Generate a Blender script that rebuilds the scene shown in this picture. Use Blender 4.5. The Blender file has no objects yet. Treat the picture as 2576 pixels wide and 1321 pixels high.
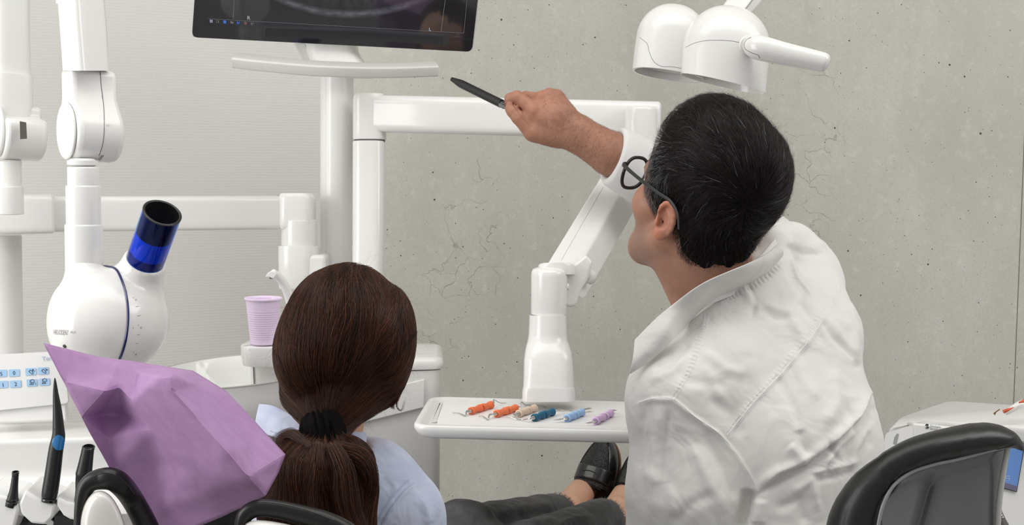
import bpy, bmesh, math, random
import numpy as np
from mathutils import Vector, Matrix
from mathutils.bvhtree import BVHTree
random.seed(4); rng = np.random.default_rng(7)
SC = bpy.context.scene; COL = SC.collection
PI = math.pi

# ------------------------------------------------------------------ camera
FPX = 3539.0                                   # focal length in pixels of the 2576 px wide frame
CAM = np.array((0.0, 0.0, 1.35)); PITCH = math.radians(4.5); ROLL = math.radians(0.7)
_F = np.array((0, math.cos(PITCH), -math.sin(PITCH))); _R0 = np.array((1.0, 0, 0)); _U0 = np.array((0, math.sin(PITCH), math.cos(PITCH)))
CU = math.cos(ROLL)*_U0 - math.sin(ROLL)*_R0; CR = math.cos(ROLL)*_R0 + math.sin(ROLL)*_U0; CF = _F
cd = bpy.data.cameras.new('camera'); cam = bpy.data.objects.new('camera', cd); COL.objects.link(cam)
cd.sensor_width = 36; cd.lens = 36*FPX/2576; cd.clip_start = 0.05; cd.clip_end = 60
mw = Matrix.Identity(4)
for i in range(3):
    mw[i][0] = CR[i]; mw[i][1] = CU[i]; mw[i][2] = -CF[i]; mw[i][3] = CAM[i]
cam.matrix_world = mw; SC.camera = cam

# ------------------------------------------------------------------ light and exposure
SC.view_settings.view_transform = 'Standard'; SC.view_settings.look = 'None'
SC.view_settings.gamma = 1.0; SC.view_settings.use_curve_mapping = False
SC.view_settings.exposure = 0.05
W = bpy.data.worlds.new('world'); SC.world = W; W.use_nodes = True
W.node_tree.nodes['Background'].inputs[0].default_value = (1.0, 0.985, 0.955, 1)
W.node_tree.nodes['Background'].inputs[1].default_value = 0.49
def area(name, loc, to, sx, sy, power, color=(1, 1, 1)):
    L = bpy.data.lights.new(name, 'AREA'); L.shape = 'RECTANGLE'; L.size = sx; L.size_y = sy; L.energy = power; L.color = color
    o = bpy.data.objects.new(name, L); COL.objects.link(o); o.location = loc
    o.rotation_euler = (Vector(to) - Vector(loc)).to_track_quat('-Z', 'Y').to_euler(); return o
area('window_light', (-2.3, 1.15, 1.6), (0.5, 2.6, 1.0), 1.3, 1.8, 35, (1.0, 0.99, 0.97))
area('ceiling_light', (0.3, 1.95, 2.73), (0.3, 2.25, 0.0), 3.4, 1.6, 43, (1.0, 0.98, 0.95))
area('room_light', (2.1, 1.6, 2.3), (0.8, 2.1, 0.9), 1.0, 0.8, 13, (1.0, 0.99, 0.97))

# ------------------------------------------------------------------ pixels to points
def ray(px, py):
    return CF + (px-1288.0)/FPX*CR + (660.5-py)/FPX*CU
def P(px, py, d): return CAM + d*ray(px, py)
def PZ(px, py, z):
    r = ray(px, py); return CAM + (z-CAM[2])/r[2]*r
def PPL(px, py, q, n):                          # on the plane through q with normal n
    r = ray(px, py); return CAM + np.dot(np.array(q)-CAM, n)/np.dot(r, n)*r
def M(npx, d): return npx*d/FPX                 # pixels to metres at a depth
def V3(x, y, z): return x*CR + y*CU - z*CF      # image right, image up, towards the camera
def topx(p):
    q = np.asarray(p)-CAM; d = q@CF
    return np.stack([1288+FPX*(q@CR)/d, 660.5-FPX*(q@CU)/d, d], -1)
def nrm(v): v = np.array(v, float); return v/np.linalg.norm(v)
UP = np.array((0, 0, 1.0))

# ------------------------------------------------------------------ objects
ROOT = {}
def finish(o, name, mat, parent, smooth, angle=40):
    if mat is not None and len(o.data.materials) == 0: o.data.materials.append(mat)
    if parent is not None:
        o.parent = parent; ROOT[o.name] = ROOT.get(parent.name, np.zeros(3))
    COL.objects.link(o)
    return o
def mesh_obj(name, verts, faces, mat, parent=None, smooth=True, angle=40, solid=0, sub=0, bevel=0):
    L = ROOT.get(parent.name, np.zeros(3)) if parent is not None else np.zeros(3)
    v = np.asarray(verts, float) - L
    me = bpy.data.meshes.new(name); me.from_pydata([tuple(p) for p in v], [], [tuple(int(i) for i in f) for f in faces])
    me.validate(); me.update()
    o = bpy.data.objects.new(name, me); finish(o, name, mat, parent, smooth)
    if solid:
        m = o.modifiers.new('s', 'SOLIDIFY'); m.thickness = solid; m.offset = 0
    if bevel:
        m = o.modifiers.new('b', 'BEVEL'); m.width = bevel; m.segments = 3; m.limit_method = 'ANGLE'; m.angle_limit = 0.6
    if sub:
        m = o.modifiers.new('u', 'SUBSURF'); m.levels = sub; m.render_levels = sub
    if smooth:
        for p in me.polygons: p.use_smooth = True
        if angle < 180 and not sub: me.set_sharp_from_angle(angle=math.radians(angle))
    return o
def thing(name, label, cat, loc, group=None):
    o = bpy.data.objects.new(name, None); COL.objects.link(o); o.location = tuple(loc); o.empty_display_size = 0.05
    o['label'] = label; o['category'] = cat
    if group: o['group'] = group
    ROOT[o.name] = np.array(loc, float); return o
def tag(o, label, cat, group=None):
    o['label'] = label; o['category'] = cat
    if group: o['group'] = group
    return o
def orient(faces): return faces

class MB:                                       # mesh builder: several closed shapes in one mesh
    def __init__(s): s.v = []; s.f = []
    def add(s, v, f):
        n = len(s.v); s.v.extend([tuple(p) for p in v]); s.f.extend([tuple(int(i)+n for i in q) for q in f]); return s
    def obj(s, name, mat, parent=None, **k): 
        o = mesh_obj(name, s.v, s.f, mat, parent, **k)
        bm = bmesh.new(); bm.from_mesh(o.data); bmesh.ops.recalc_face_normals(bm, faces=bm.faces); bm.to_mesh(o.data); bm.free()
        return o
def rings(rs, cap0=True, cap1=True):
    n = len(rs[0]); v = [p for r in rs for p in r]; f = []
    for i in range(len(rs)-1):
        for j in range(n):
            a = i*n+j; b = i*n+(j+1) % n; f.append((a, b, b+n, a+n))
    if cap0: f.append(tuple(range(n))[::-1])
    if cap1: f.append(tuple(range((len(rs)-1)*n, len(rs)*n)))
    return v, f
def ringp(c, a, b, ra, rb, e=2.0, n=40):        # superellipse ring
    out = []
    for k in range(n):
        t = 2*PI*k/n; ct, st = math.cos(t), math.sin(t)
        out.append(np.array(c) + a*ra*math.copysign(abs(ct)**(2/e), ct) + b*rb*math.copysign(abs(st)**(2/e), st))
    return out
def loft(secs, n=40, cap0=True, cap1=True):
    """secs: (centre, axis_a, axis_b, ra, rb, exponent)"""
    return rings([ringp(c, a, b, ra, rb, e, n) for c, a, b, ra, rb, e in secs], cap0, cap1)
def frame(ax, hint=None):
    ax = nrm(ax); h = np.array(hint if hint is not None else ((0, 0, 1) if abs(ax[2]) < .9 else (0, 1, 0)), float)
    a = nrm(h - ax*np.dot(h, ax)); b = np.cross(ax, a); return a, b
def lathe(prof, org, axis, n=48, cap0=True, cap1=True, hint=None):
    a, b = frame(axis, hint); ax = nrm(axis)
    return rings([ringp(np.array(org)+ax*h, a, b, max(r, 1e-5), max(r, 1e-5), 2, n) for r, h in prof], cap0, cap1)
def rnd(r, h0, h1, e, m=6):                     # profile of a cylinder with rounded ends
    pr = [(r-e+e*math.sin(k*PI/2/m), h0+e-e*math.cos(k*PI/2/m)) for k in range(m+1)]
    pr += [(r-e+e*math.cos(k*PI/2/m), h1-e+e*math.sin(k*PI/2/m)) for k in range(m+1)]
    return [(1e-4, h0)] + pr + [(1e-4, h1)]
def spline(pts, m=8):
    p = [np.array(q, float) for q in pts]; p = [2*p[0]-p[1]] + p + [2*p[-1]-p[-2]]; out = []
    for i in range(1, len(p)-2):
        for k in range(m):
            t = k/m; out.append(0.5*((2*p[i])+(-p[i-1]+p[i+1])*t+(2*p[i-1]-5*p[i]+4*p[i+1]-p[i+2])*t*t+(-p[i-1]+3*p[i]-3*p[i+1]+p[i+2])*t**3))
    out.append(p[-2]); return out
def tube(pts, rad, n=16, m=8, flat=1.0, hint=None, smooth=True, cap=True):
    """swept round bar; rad one number or one per point; flat squeezes one axis"""
    rad = [rad]*len(pts) if np.isscalar(rad) else rad
    q = [np.append(np.array(p, float), r) for p, r in zip(pts, rad)]
    q = spline(q, m) if smooth and len(q) > 2 else q
    ps = [x[:3] for x in q]; rs = [max(x[3], 1e-5) for x in q]; R = []
    t0 = nrm(ps[1]-ps[0]); a, b = frame(t0, hint)
    for i in range(len(ps)):
        t = nrm(ps[min(i+1, len(ps)-1)]-ps[max(i-1, 0)]); a = nrm(a - t*np.dot(a, t)); b = np.cross(t, a)
        R.append(ringp(ps[i], a, b, rs[i], rs[i]*flat, 2, n))
    return rings(R, cap, cap)
def box(c, ax, dims):                           # ax: 3 unit vectors, dims full sizes
    v = []
    for i in (-.5, .5):
        for j in (-.5, .5):
            for k in (-.5, .5): v.append(np.array(c)+ax[0]*dims[0]*i+ax[1]*dims[1]*j+ax[2]*dims[2]*k)
    return v, [(0, 1, 3, 2), (4, 6, 7, 5), (0, 4, 5, 1), (2, 3, 7, 6), (0, 2, 6, 4), (1, 5, 7, 3)]
def extr(poly, off):                            # prism from world points swept by a vector
    n = len(poly); v = [np.array(p) for p in poly] + [np.array(p)+off for p in poly]
    return v, [tuple(range(n))[::-1], tuple(range(n, 2*n))] + [(i, (i+1) % n, (i+1) % n+n, i+n) for i in range(n)]
def rrect(w, h, r, m=6):                        # rounded rectangle, 2D
    out = []
    for cx, cy, a0 in ((w/2-r, h/2-r, 0), (-w/2+r, h/2-r, PI/2), (-w/2+r, -h/2+r, PI), (w/2-r, -h/2+r, 1.5*PI)):
        for k in range(m+1):
            t = a0+k*PI/2/m; out.append((cx+r*math.cos(t), cy+r*math.sin(t)))
    return out
def vpole(cx, y0, y1, d, rpx, ym=None):         # vertical cylinder between two picture heights
    ym = (y0+y1)/2 if ym is None else ym
    b = P(cx, ym, d); zt = P(cx, y0, d)[2]; zb = P(cx, y1, d)[2]
    return np.array((b[0], b[1], zb)), zt-zb, M(rpx, d)

# ------------------------------------------------------------------ materials
def mat(name, col, rough=.5, metal=0, coat=0, spec=.5, trans=0, ior=1.45, bump=None, var=None, emis=None, sheen=0, sss=0, alpha=1, wrinkle=None):
    m = bpy.data.materials.new(name); m.use_nodes = True; nt = m.node_tree; b = nt.nodes['Principled BSDF']
    b.inputs['Base Color'].default_value = (*col, 1); b.inputs['Roughness'].default_value = rough; b.inputs['Metallic'].default_value = metal
    b.inputs['Coat Weight'].default_value = coat; b.inputs['Coat Roughness'].default_value = .08; b.inputs['Specular IOR Level'].default_value = spec
    b.inputs['Transmission Weight'].default_value = trans; b.inputs['IOR'].default_value = ior; b.inputs['Alpha'].default_value = alpha
    b.inputs['Sheen Weight'].default_value = sheen
    if sss:
        b.inputs['Subsurface Weight'].default_value = sss; b.inputs['Subsurface Radius'].default_value = (.012, .004, .002); b.inputs['Subsurface Scale'].default_value = 1
    if emis: b.inputs['Emission Color'].default_value = (*emis[0], 1); b.inputs['Emission Strength'].default_value = emis[1]
    tc = nt.nodes.new('ShaderNodeTexCoord')
    if var:                                     # (scale, second colour, detail)
        n = nt.nodes.new('ShaderNodeTexNoise'); n.inputs['Scale'].default_value = var[0]; n.inputs['Detail'].default_value = var[2]
        mx = nt.nodes.new('ShaderNodeMix'); mx.data_type = 'RGBA'; mx.inputs[6].default_value = (*col, 1); mx.inputs[7].default_value = (*var[1], 1)
        mr = nt.nodes.new('ShaderNodeMapRange'); mr.inputs[1].default_value = .38; mr.inputs[2].default_value = .62
        nt.links.new(tc.outputs['Object'], n.inputs['Vector']); nt.links.new(n.outputs[0], mr.inputs[0]); nt.links.new(mr.outputs[0], mx.inputs[0]); nt.links.new(mx.outputs[2], b.inputs['Base Color'])
    if wrinkle:                                 # soft cloth wrinkles: (scale, distance)
        n = nt.nodes.new('ShaderNodeTexNoise'); n.inputs['Scale'].default_value = wrinkle[0]; n.inputs['Detail'].default_value = 2.2; n.inputs['Roughness'].default_value = .5; n.inputs['Distortion'].default_value = 1.1
        wb = nt.nodes.new('ShaderNodeBump'); wb.inputs['Strength'].default_value = .5; wb.inputs['Distance'].default_value = wrinkle[1]
        nt.links.new(tc.outputs['Object'], n.inputs['Vector']); nt.links.new(n.outputs[0], wb.inputs['Height']); nt.links.new(wb.outputs[0], b.inputs['Normal'])
    if bump:                                    # (scale, strength, distance)
        n = nt.nodes.new('ShaderNodeTexNoise'); n.inputs['Scale'].default_value = bump[0]; n.inputs['Detail'].default_value = 4
        bp = nt.nodes.new('ShaderNodeBump'); bp.inputs['Strength'].default_value = bump[1]; bp.inputs['Distance'].default_value = bump[2]
        nt.links.new(tc.outputs['Object'], n.inputs['Vector']); nt.links.new(n.outputs[0], bp.inputs['Height']); nt.links.new(bp.outputs[0], b.inputs['Normal'])
        if wrinkle: nt.links.new(wb.outputs[0], bp.inputs['Normal'])
    return m
WHITE = mat('white_plastic', (.80, .80, .785), .22, coat=.35)
WHITE2 = mat('white_satin_plastic', (.80, .80, .785), .38, coat=.1)
OFFW = mat('pale_grey_plastic', (.66, .66, .64), .4)
SEAM = mat('seam_shadow_gap', (.16, .16, .15), .8)
BLACKP = mat('black_plastic', (.012, .012, .013), .38)
BLACKG = mat('black_glossy_plastic', (.01, .01, .012), .12, coat=.5)
STEEL = mat('steel', (.62, .61, .59), .22, metal=1)
CHROME = mat('brushed_metal', (.5, .49, .47), .3, metal=1)
LEATH = mat('black_leatherette', (.007, .0068, .007), .36, coat=.08, spec=.4, bump=(900, .25, .0005))
GLASS = mat('clear_glass', (.97, .98, .98), .02, trans=1, ior=1.06)
# ------------------------------------------------------------------ signed distance modelling
def s_ell(c, r, ax=None):
    c = np.array(c, np.float32); r = np.array(r, np.float32); A = None if ax is None else np.array(ax, np.float32)
    def f(p):
        q = p-c
        if A is not None: q = q@A.T
        k0 = np.sqrt(((q/r)**2).sum(1)); k1 = np.sqrt(((q/(r*r))**2).sum(1))+1e-9
        return k0*(k0-1)/k1
    return f
def s_cone(a, b, ra, rb):                       # tapered capsule
    a = np.array(a, np.float32); b = np.array(b, np.float32); ab = b-a; L2 = float(ab@ab)+1e-12
    def f(p):
        q = p-a; t = np.clip(q@ab/L2, 0, 1); return np.linalg.norm(q-t[:, None]*ab, axis=1)-(ra+(rb-ra)*t)
    return f
def s_path(pts, rs):
    fs = [s_cone(pts[i], pts[i+1], rs[i], rs[i+1]) for i in range(len(pts)-1)]
    return s_u(fs, .004)
def smin(a, b, k):
    h = np.clip(.5+.5*(b-a)/k, 0, 1); return b+(a-b)*h-k*h*(1-h)
def s_u(fs, k):
    def f(p):
        d = fs[0](p)
        for g in fs[1:]: d = smin(d, g(p), k)
        return d
    return f
def s_sub(f, g, k):
    return lambda p: -smin(-f(p), g(p), k)
def s_int(f, g, k):
    return lambda p: -smin(-f(p), -g(p), k)
def s_plane(q, n):
    q = np.array(q, np.float32); n = np.array(nrm(n), np.float32); return lambda p: (p-q)@n
def s_box(c, ax, half, r):
    c = np.array(c, np.float32); A = np.array(ax, np.float32); h = np.array(half, np.float32)-r
    def f(p):
        q = np.abs((p-c)@A.T)-h; return np.linalg.norm(np.maximum(q, 0), axis=1)+np.minimum(q.max(1), 0)-r
    return f
def nets(f, lo, hi, h):
    """surface nets over a box, evaluated only in bricks near the surface"""
    lo = np.array(lo, float); B = 8; n = (np.ceil((np.array(hi)-lo)/h/B).astype(int)+1)
    cg = np.stack(np.meshgrid(*[np.arange(k) for k in n], indexing='ij'), -1).reshape(-1, 3)
    cc = (lo+(cg*B+B/2)*h).astype(np.float32); dc = f(cc)
    V = np.repeat(np.repeat(np.repeat(dc.reshape(n), B, 0), B, 1), B, 2).astype(np.float32)
    act = cg[np.abs(dc) < h*B*1.5]
    off = np.stack(np.meshgrid(*[np.arange(B)]*3, indexing='ij'), -1).reshape(-1, 3)
    for s in range(0, len(act), 400):
        ii = (act[s:s+400, None]*B+off[None]).reshape(-1, 3)
        V[ii[:, 0], ii[:, 1], ii[:, 2]] = f((lo+ii*h).astype(np.float32))
    S = V < 0; N = V.shape
    c8 = [(i, j, k) for i in (0, 1) for j in (0, 1) for k in (0, 1)]
    sl = lambda A, i, j, k: A[i:N[0]-1+i, j:N[1]-1+j, k:N[2]-1+k]
    tot = sum(sl(S, *c).astype(np.int8) for c in c8); cells = np.argwhere((tot > 0) & (tot < 8))
    idx = -np.ones((N[0]-1, N[1]-1, N[2]-1), np.int32); idx[cells[:, 0], cells[:, 1], cells[:, 2]] = np.arange(len(cells))
    acc = np.zeros((len(cells), 3)); cnt = np.zeros(len(cells))
    for a in c8:
        for ax in range(3):
            if a[ax]: continue
            b = list(a); b[ax] = 1
            va = V[cells[:, 0]+a[0], cells[:, 1]+a[1], cells[:, 2]+a[2]]; vb = V[cells[:, 0]+b[0], cells[:, 1]+b[1], cells[:, 2]+b[2]]
            m = (va < 0) != (vb < 0); t = np.where(m, va/np.where(m, va-vb, 1), 0)
            q = np.tile(np.array(a, float), (len(cells), 1)); q[:, ax] += t; acc += q*m[:, None]; cnt += m
    verts = lo+(cells+acc/cnt[:, None])*h
    faces = []
    for ax in range(3):
        u, w = [(1, 2), (2, 0), (0, 1)][ax]
        A = S[tuple(slice(0, N[i]-1) if i == ax else slice(1, N[i]-1) for i in range(3))]
        Bm = S[tuple(slice(1, N[i]) if i == ax else slice(1, N[i]-1) for i in range(3))]
        e = np.argwhere(A != Bm); o = np.ones(3, int); o[ax] = 0; e = e+o
        fl = S[e[:, 0], e[:, 1], e[:, 2]]
        def at(du, dw):
            q = e.copy(); q[:, u] -= du; q[:, w] -= dw; return idx[q[:, 0], q[:, 1], q[:, 2]]
        F = np.stack([at(0, 0), at(1, 0), at(1, 1), at(0, 1)], 1); F[~fl] = F[~fl][:, ::-1]; faces.append(F)
    faces = np.concatenate(faces); faces = faces[(faces >= 0).all(1)]
    return verts, faces
def np_mesh(name, verts, faces, material, parent=None, smooth=True):
    L = ROOT.get(parent.name, np.zeros(3)) if parent is not None else np.zeros(3)
    v = np.asarray(verts)-L; me = bpy.data.meshes.new(name)
    me.vertices.add(len(v)); me.vertices.foreach_set('co', v.astype(np.float32).ravel())
    me.loops.add(faces.size); me.loops.foreach_set('vertex_index', faces.astype(np.int32).ravel())
    me.polygons.add(len(faces)); me.polygons.foreach_set('loop_start', np.arange(0, faces.size, faces.shape[1], dtype=np.int32))
    me.polygons.foreach_set('loop_total', np.full(len(faces), faces.shape[1], np.int32))
    me.update(calc_edges=True); me.validate()
    if smooth: me.polygons.foreach_set('use_smooth', np.ones(len(me.polygons), bool))
    o = bpy.data.objects.new(name, me); finish(o, name, material, parent, True); return o
def vnormals(v, f):
    fn = np.cross(v[f[:, 2]]-v[f[:, 0]], v[f[:, 3]]-v[f[:, 1]]); n = np.zeros_like(v)
    for k in range(4): np.add.at(n, f[:, k], fn)
    return n/(np.linalg.norm(n, axis=1, keepdims=True)+1e-12)
def relax(v, f, it=2, lam=.5):                  # light smoothing of a quad mesh
    for _ in range(it):
        s = np.zeros_like(v); c = np.zeros(len(v))
        for k in range(4):
            a, b = f[:, k], f[:, (k+1) % 4]; np.add.at(s, a, v[b]); np.add.at(s, b, v[a]); np.add.at(c, a, 1); np.add.at(c, b, 1)
        v = v*(1-lam)+lam*s/np.maximum(c, 1)[:, None]
    return v
def seg_d(p, poly):                             # distance of 2D points to a polyline, and position along it (0..1)
    best = np.full(len(p), 1e9); along = np.zeros(len(p)); side = np.zeros(len(p)); n = len(poly)-1
    for i in range(n):
        a = np.array(poly[i], float); b = np.array(poly[i+1], float); ab = b-a
        t = np.clip(((p-a)@ab)/(ab@ab), 0, 1); q = p-(a+t[:, None]*ab); d = np.linalg.norm(q, axis=1); m = d < best
        best = np.where(m, d, best); along = np.where(m, (i+t)/n, along); side = np.where(m, np.sign(ab[0]*q[:, 1]-ab[1]*q[:, 0]), side)
    return best, along, side
def folds(v, f, lst, back=0.0):
    """raise (or sink) soft folds: (pixel polyline, height m, half width px[, step]) on the side that faces the camera"""
    n = vnormals(v, f); px = topx(v); facing = np.clip((-(n@CF)+.25)/.4, 0, 1)
    w2 = np.zeros(len(v))
    for it in lst:
        poly, h, w = it[:3]; d, al, sd = seg_d(px[:, :2], poly)
        end = np.clip(np.minimum(al, 1-al)*6+.12, 0, 1) 
        if len(it) > 3 and it[3]: g = h*np.where(sd*it[3] > 0, np.exp(-(d/w)**2), np.exp(-(d/3.2)**2))
        else: g = h*np.exp(-(d/w)**2)
        if len(it) > 4: g = g*(1+.9*np.sin(al*it[4]))
        w2 += g*end
    return v+n*(w2*facing)[:, None]
NOISE_CACHE = {}
def vnoise(p, scale, seed=0):                   # cheap smooth value noise, -1..1
    q = p*scale; i = np.floor(q).astype(np.int64); t = q-i; t = t*t*(3-2*t)
    def hsh(x, y, z):
        h = (x*374761393 + y*668265263 + z*2147483647 + seed*974634777) & 0xffffffff
        h = ((h ^ (h >> 13))*1274126177) & 0xffffffff; return ((h ^ (h >> 16)) & 0xffff)/32767.5-1
    o = 0
    for a in (0, 1):
        for b in (0, 1):
            for c in (0, 1):
                o = o+hsh(i[:, 0]+a, i[:, 1]+b, i[:, 2]+c)*(t[:, 0] if a else 1-t[:, 0])*(t[:, 1] if b else 1-t[:, 1])*(t[:, 2] if c else 1-t[:, 2])
    return o
# ------------------------------------------------------------------ laying lines and lettering on built surfaces
BV = {}
def bvh(o):
    if o.name not in BV:
        me = o.data; L = np.array(o.matrix_world.translation) if o.parent is None else ROOT.get(o.name, np.zeros(3))
        co = np.empty(len(me.vertices)*3, np.float32); me.vertices.foreach_get('co', co); co = co.reshape(-1, 3)+L
        BV[o.name] = BVHTree.FromPolygons([tuple(map(float, c)) for c in co], [tuple(p.vertices) for p in me.polygons])
    return BV[o.name]
def hit(o, px, py, off=0.0):
    r = nrm(ray(px, py)); h = bvh(o).ray_cast(Vector(CAM), Vector(r))
    if h[0] is None: return None
    n = np.array(h[1]);  n = n if n@r < 0 else -n
    return np.array(h[0])+n*off, n
def line_on(o, poly, r, off=0.0, n=6, m=6, flat=1.0):
    pts = [x for x in spline([(a, b, 0) for a, b in poly], m)] if len(poly) > 2 else [np.array((*poly[0], 0))*(1-t)+np.array((*poly[1], 0))*t for t in np.linspace(0, 1, 8)]
    out = [hit(o, q[0], q[1], off) for q in pts]; out = [q[0] for q in out if q is not None]
    return tube(out, r, n=n, smooth=False) if len(out) > 2 else ([], [])
_font_cache = {}
def text_mesh(body, size=1.0):
    c = bpy.data.curves.new('lettering_source', 'FONT'); c.body = body; c.size = size; c.fill_mode = 'FRONT'; c.resolution_u = 3
    o = bpy.data.objects.new('lettering_source', c); me = bpy.data.meshes.new_from_object(o)
    v = [tuple(x.co) for x in me.vertices]; f = [tuple(p.vertices) for p in me.polygons]
    bpy.data.objects.remove(o); bpy.data.curves.remove(c); bpy.data.meshes.remove(me); return v, f
def text_on(target, body, x0, y0, hpx, dx=(1, 0), squeeze=1.0, off=.0006, shear=0, up=None):
    """letters laid on a surface; (x0,y0) pixel of the baseline start, hpx cap height"""
    v, f = text_mesh(body); dx = np.array(dx, float); up = np.array((dx[1], -dx[0])) if up is None else np.array(up, float); s = hpx/.70; out = []
    for x, y, z in v:
        q = np.array((x0, y0))+dx*(x*s*squeeze+shear*y*s)+up*y*s; h = hit(target, q[0], q[1], off)
        out.append(h[0] if h else P(q[0], q[1], 2.0))
    return out, f
def text_plane(body, org, ex, ey, hgt, squeeze=1.0):
    v, f = text_mesh(body); s = hgt/.70
    return [np.array(org)+ex*x*s*squeeze+ey*y*s for x, y, z in v], f
# ------------------------------------------------------------------ the room
def N(nt, t, **k):
    n = nt.nodes.new(t)
    for a, b in k.items(): setattr(n, a, b)
    return n
def math_(nt, op, a, b=None, c=None, clamp=False):
    n = nt.nodes.new('ShaderNodeMath'); n.operation = op; n.use_clamp = clamp
    for i, x in enumerate((a, b, c)):
        if x is None: continue
        if isinstance(x, (int, float)): n.inputs[i].default_value = x
        else: nt.links.new(x, n.inputs[i])
    return n.outputs[0]
def remap(nt, x, a, b, c=0, d=1):
    n = nt.nodes.new('ShaderNodeMapRange'); nt.links.new(x, n.inputs[0])
    for i, q in enumerate((a, b, c, d)): n.inputs[i+1].default_value = q
    return n.outputs[0]
def mixc(nt, f, a, b):
    n = nt.nodes.new('ShaderNodeMix'); n.data_type = 'RGBA'
    if isinstance(f, (int, float)): n.inputs[0].default_value = f
    else: nt.links.new(f, n.inputs[0])
    for i, q in ((6, a), (7, b)):
        if isinstance(q, tuple): n.inputs[i].default_value = (*q, 1)
        else: nt.links.new(q, n.inputs[i])
    return n.outputs[2]
def vscale(nt, src, s, loc=(0, 0, 0)):
    n = nt.nodes.new('ShaderNodeMapping'); n.inputs['Scale'].default_value = s; n.inputs['Location'].default_value = loc; nt.links.new(src, n.inputs[0]); return n.outputs[0]
def noise(nt, v, sc, det=3, rough=.5, dist=0):
    n = nt.nodes.new('ShaderNodeTexNoise'); n.inputs['Scale'].default_value = sc; n.inputs['Detail'].default_value = det; n.inputs['Roughness'].default_value = rough
    n.inputs['Distortion'].default_value = dist; nt.links.new(v, n.inputs['Vector']); return n.outputs[0]
def concrete():
    m = bpy.data.materials.new('fair_faced_concrete'); m.use_nodes = True; nt = m.node_tree; b = nt.nodes['Principled BSDF']; L = nt.links
    tc = N(nt, 'ShaderNodeTexCoord').outputs['Object']
    big = noise(nt, vscale(nt, tc, (1.6, 1, .8)), 1.5, 3); mid = noise(nt, vscale(nt, tc, (1.5, 1, .6)), 7, 6, .65)
    fine = noise(nt, tc, 260, 3, .7); blot = noise(nt, tc, 38, 4, .7)
    c = mixc(nt, remap(nt, big, .32, .68), (.50, .487, .437), (.60, .59, .548))
    c = mixc(nt, remap(nt, mid, .52, .75, 0, .55), c, (.66, .655, .62))
    c = mixc(nt, remap(nt, mid, .46, .28, 0, .45), c, (.46, .44, .385))
    c = mixc(nt, remap(nt, fine, .35, .7, 0, .45), c, (.42, .41, .365)); c = mixc(nt, remap(nt, blot, .55, .75, 0, .35), c, (.72, .71, .67))
    pores = None
    for sc, thr, rad, sd in ((9, .55, .0050, 0), (26, .45, .0031, 3.3), (60, .40, .0017, 7.7), (110, .35, .0010, 5.1)):
        dv = N(nt, 'ShaderNodeTexNoise'); dv.inputs['Scale'].default_value = 120; L.new(tc, dv.inputs['Vector'])
        w = N(nt, 'ShaderNodeVectorMath', operation='MULTIPLY_ADD'); L.new(dv.outputs['Color'], w.inputs[0]); w.inputs[1].default_value = (.003, .003, .003); L.new(tc, w.inputs[2])
        vv = vscale(nt, w.outputs[0], (1, 0.0, 1), (sd, sd, sd))
        v = N(nt, 'ShaderNodeTexVoronoi'); v.inputs['Scale'].default_value = sc; v.feature = 'F1'; L.new(vv, v.inputs['Vector'])
        sep = N(nt, 'ShaderNodeSeparateColor'); L.new(v.outputs['Color'], sep.inputs[0])
        r = math_(nt, 'MULTIPLY', remap(nt, sep.outputs[0], thr, 1.0), rad*sc)
        k = math_(nt, 'LESS_THAN', v.outputs['Distance'], r)
        pores = k if pores is None else math_(nt, 'MAXIMUM', pores, k)
    c = mixc(nt, math_(nt, 'MULTIPLY', pores, .9), c, (.035, .033, .03))
    # hairline cracks, only in the patches where the wall has them
    dn = N(nt, 'ShaderNodeTexNoise'); dn.inputs['Scale'].default_value = 11; dn.inputs['Detail'].default_value = 6; L.new(tc, dn.inputs['Vector'])
    w = N(nt, 'ShaderNodeVectorMath', operation='MULTIPLY_ADD'); L.new(dn.outputs['Color'], w.inputs[0]); w.inputs[1].default_value = (.16, .16, .16); L.new(tc, w.inputs[2])
    vc = N(nt, 'ShaderNodeTexVoronoi'); vc.feature = 'DISTANCE_TO_EDGE'; vc.inputs['Scale'].default_value = 13; L.new(vscale(nt, w.outputs[0], (1, 0, 1)), vc.inputs['Vector'])
    cr = remap(nt, vc.outputs['Distance'], .0, .012, 1, 0)
    sx = N(nt, 'ShaderNodeSeparateXYZ'); L.new(tc, sx.inputs[0]); patch = None
    for px, py, rx, ry in ((1180, 590, 130, 90), (2050, 330, 75, 190), (1170, 700, 120, 60), (1110, 830, 90, 60), (2010, 560, 90, 50), (1215, 440, 40, 40)):
        q = PPL(px, py, (0, WY, 0), (0, 1, 0)); ax = rx/FPX*WY; az = ry/FPX*WY
        a = math_(nt, 'POWER', math_(nt, 'DIVIDE', math_(nt, 'SUBTRACT', sx.outputs[0], float(q[0])), ax), 2)
        d = math_(nt, 'POWER', math_(nt, 'DIVIDE', math_(nt, 'SUBTRACT', sx.outputs[2], float(q[2])), az), 2)
        g = remap(nt, math_(nt, 'ADD', a, d), .6, 1.3, 1, 0); patch = g if patch is None else math_(nt, 'MAXIMUM', patch, g)
    brk = remap(nt, noise(nt, tc, 22, 3), .38, .54)
    crk = math_(nt, 'MULTIPLY', math_(nt, 'MULTIPLY', cr, patch), brk)
    c = mixc(nt, math_(nt, 'MULTIPLY', crk, .5), c, (.16, .15, .135))
    L.new(c, b.inputs['Base Color']); b.inputs['Roughness'].default_value = .62; b.inputs['Specular IOR Level'].default_value = .3
    h = math_(nt, 'SUBTRACT', math_(nt, 'MULTIPLY', fine, .35), math_(nt, 'ADD', pores, crk)); h = math_(nt, 'ADD', h, math_(nt, 'MULTIPLY', mid, 1.2))
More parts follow.
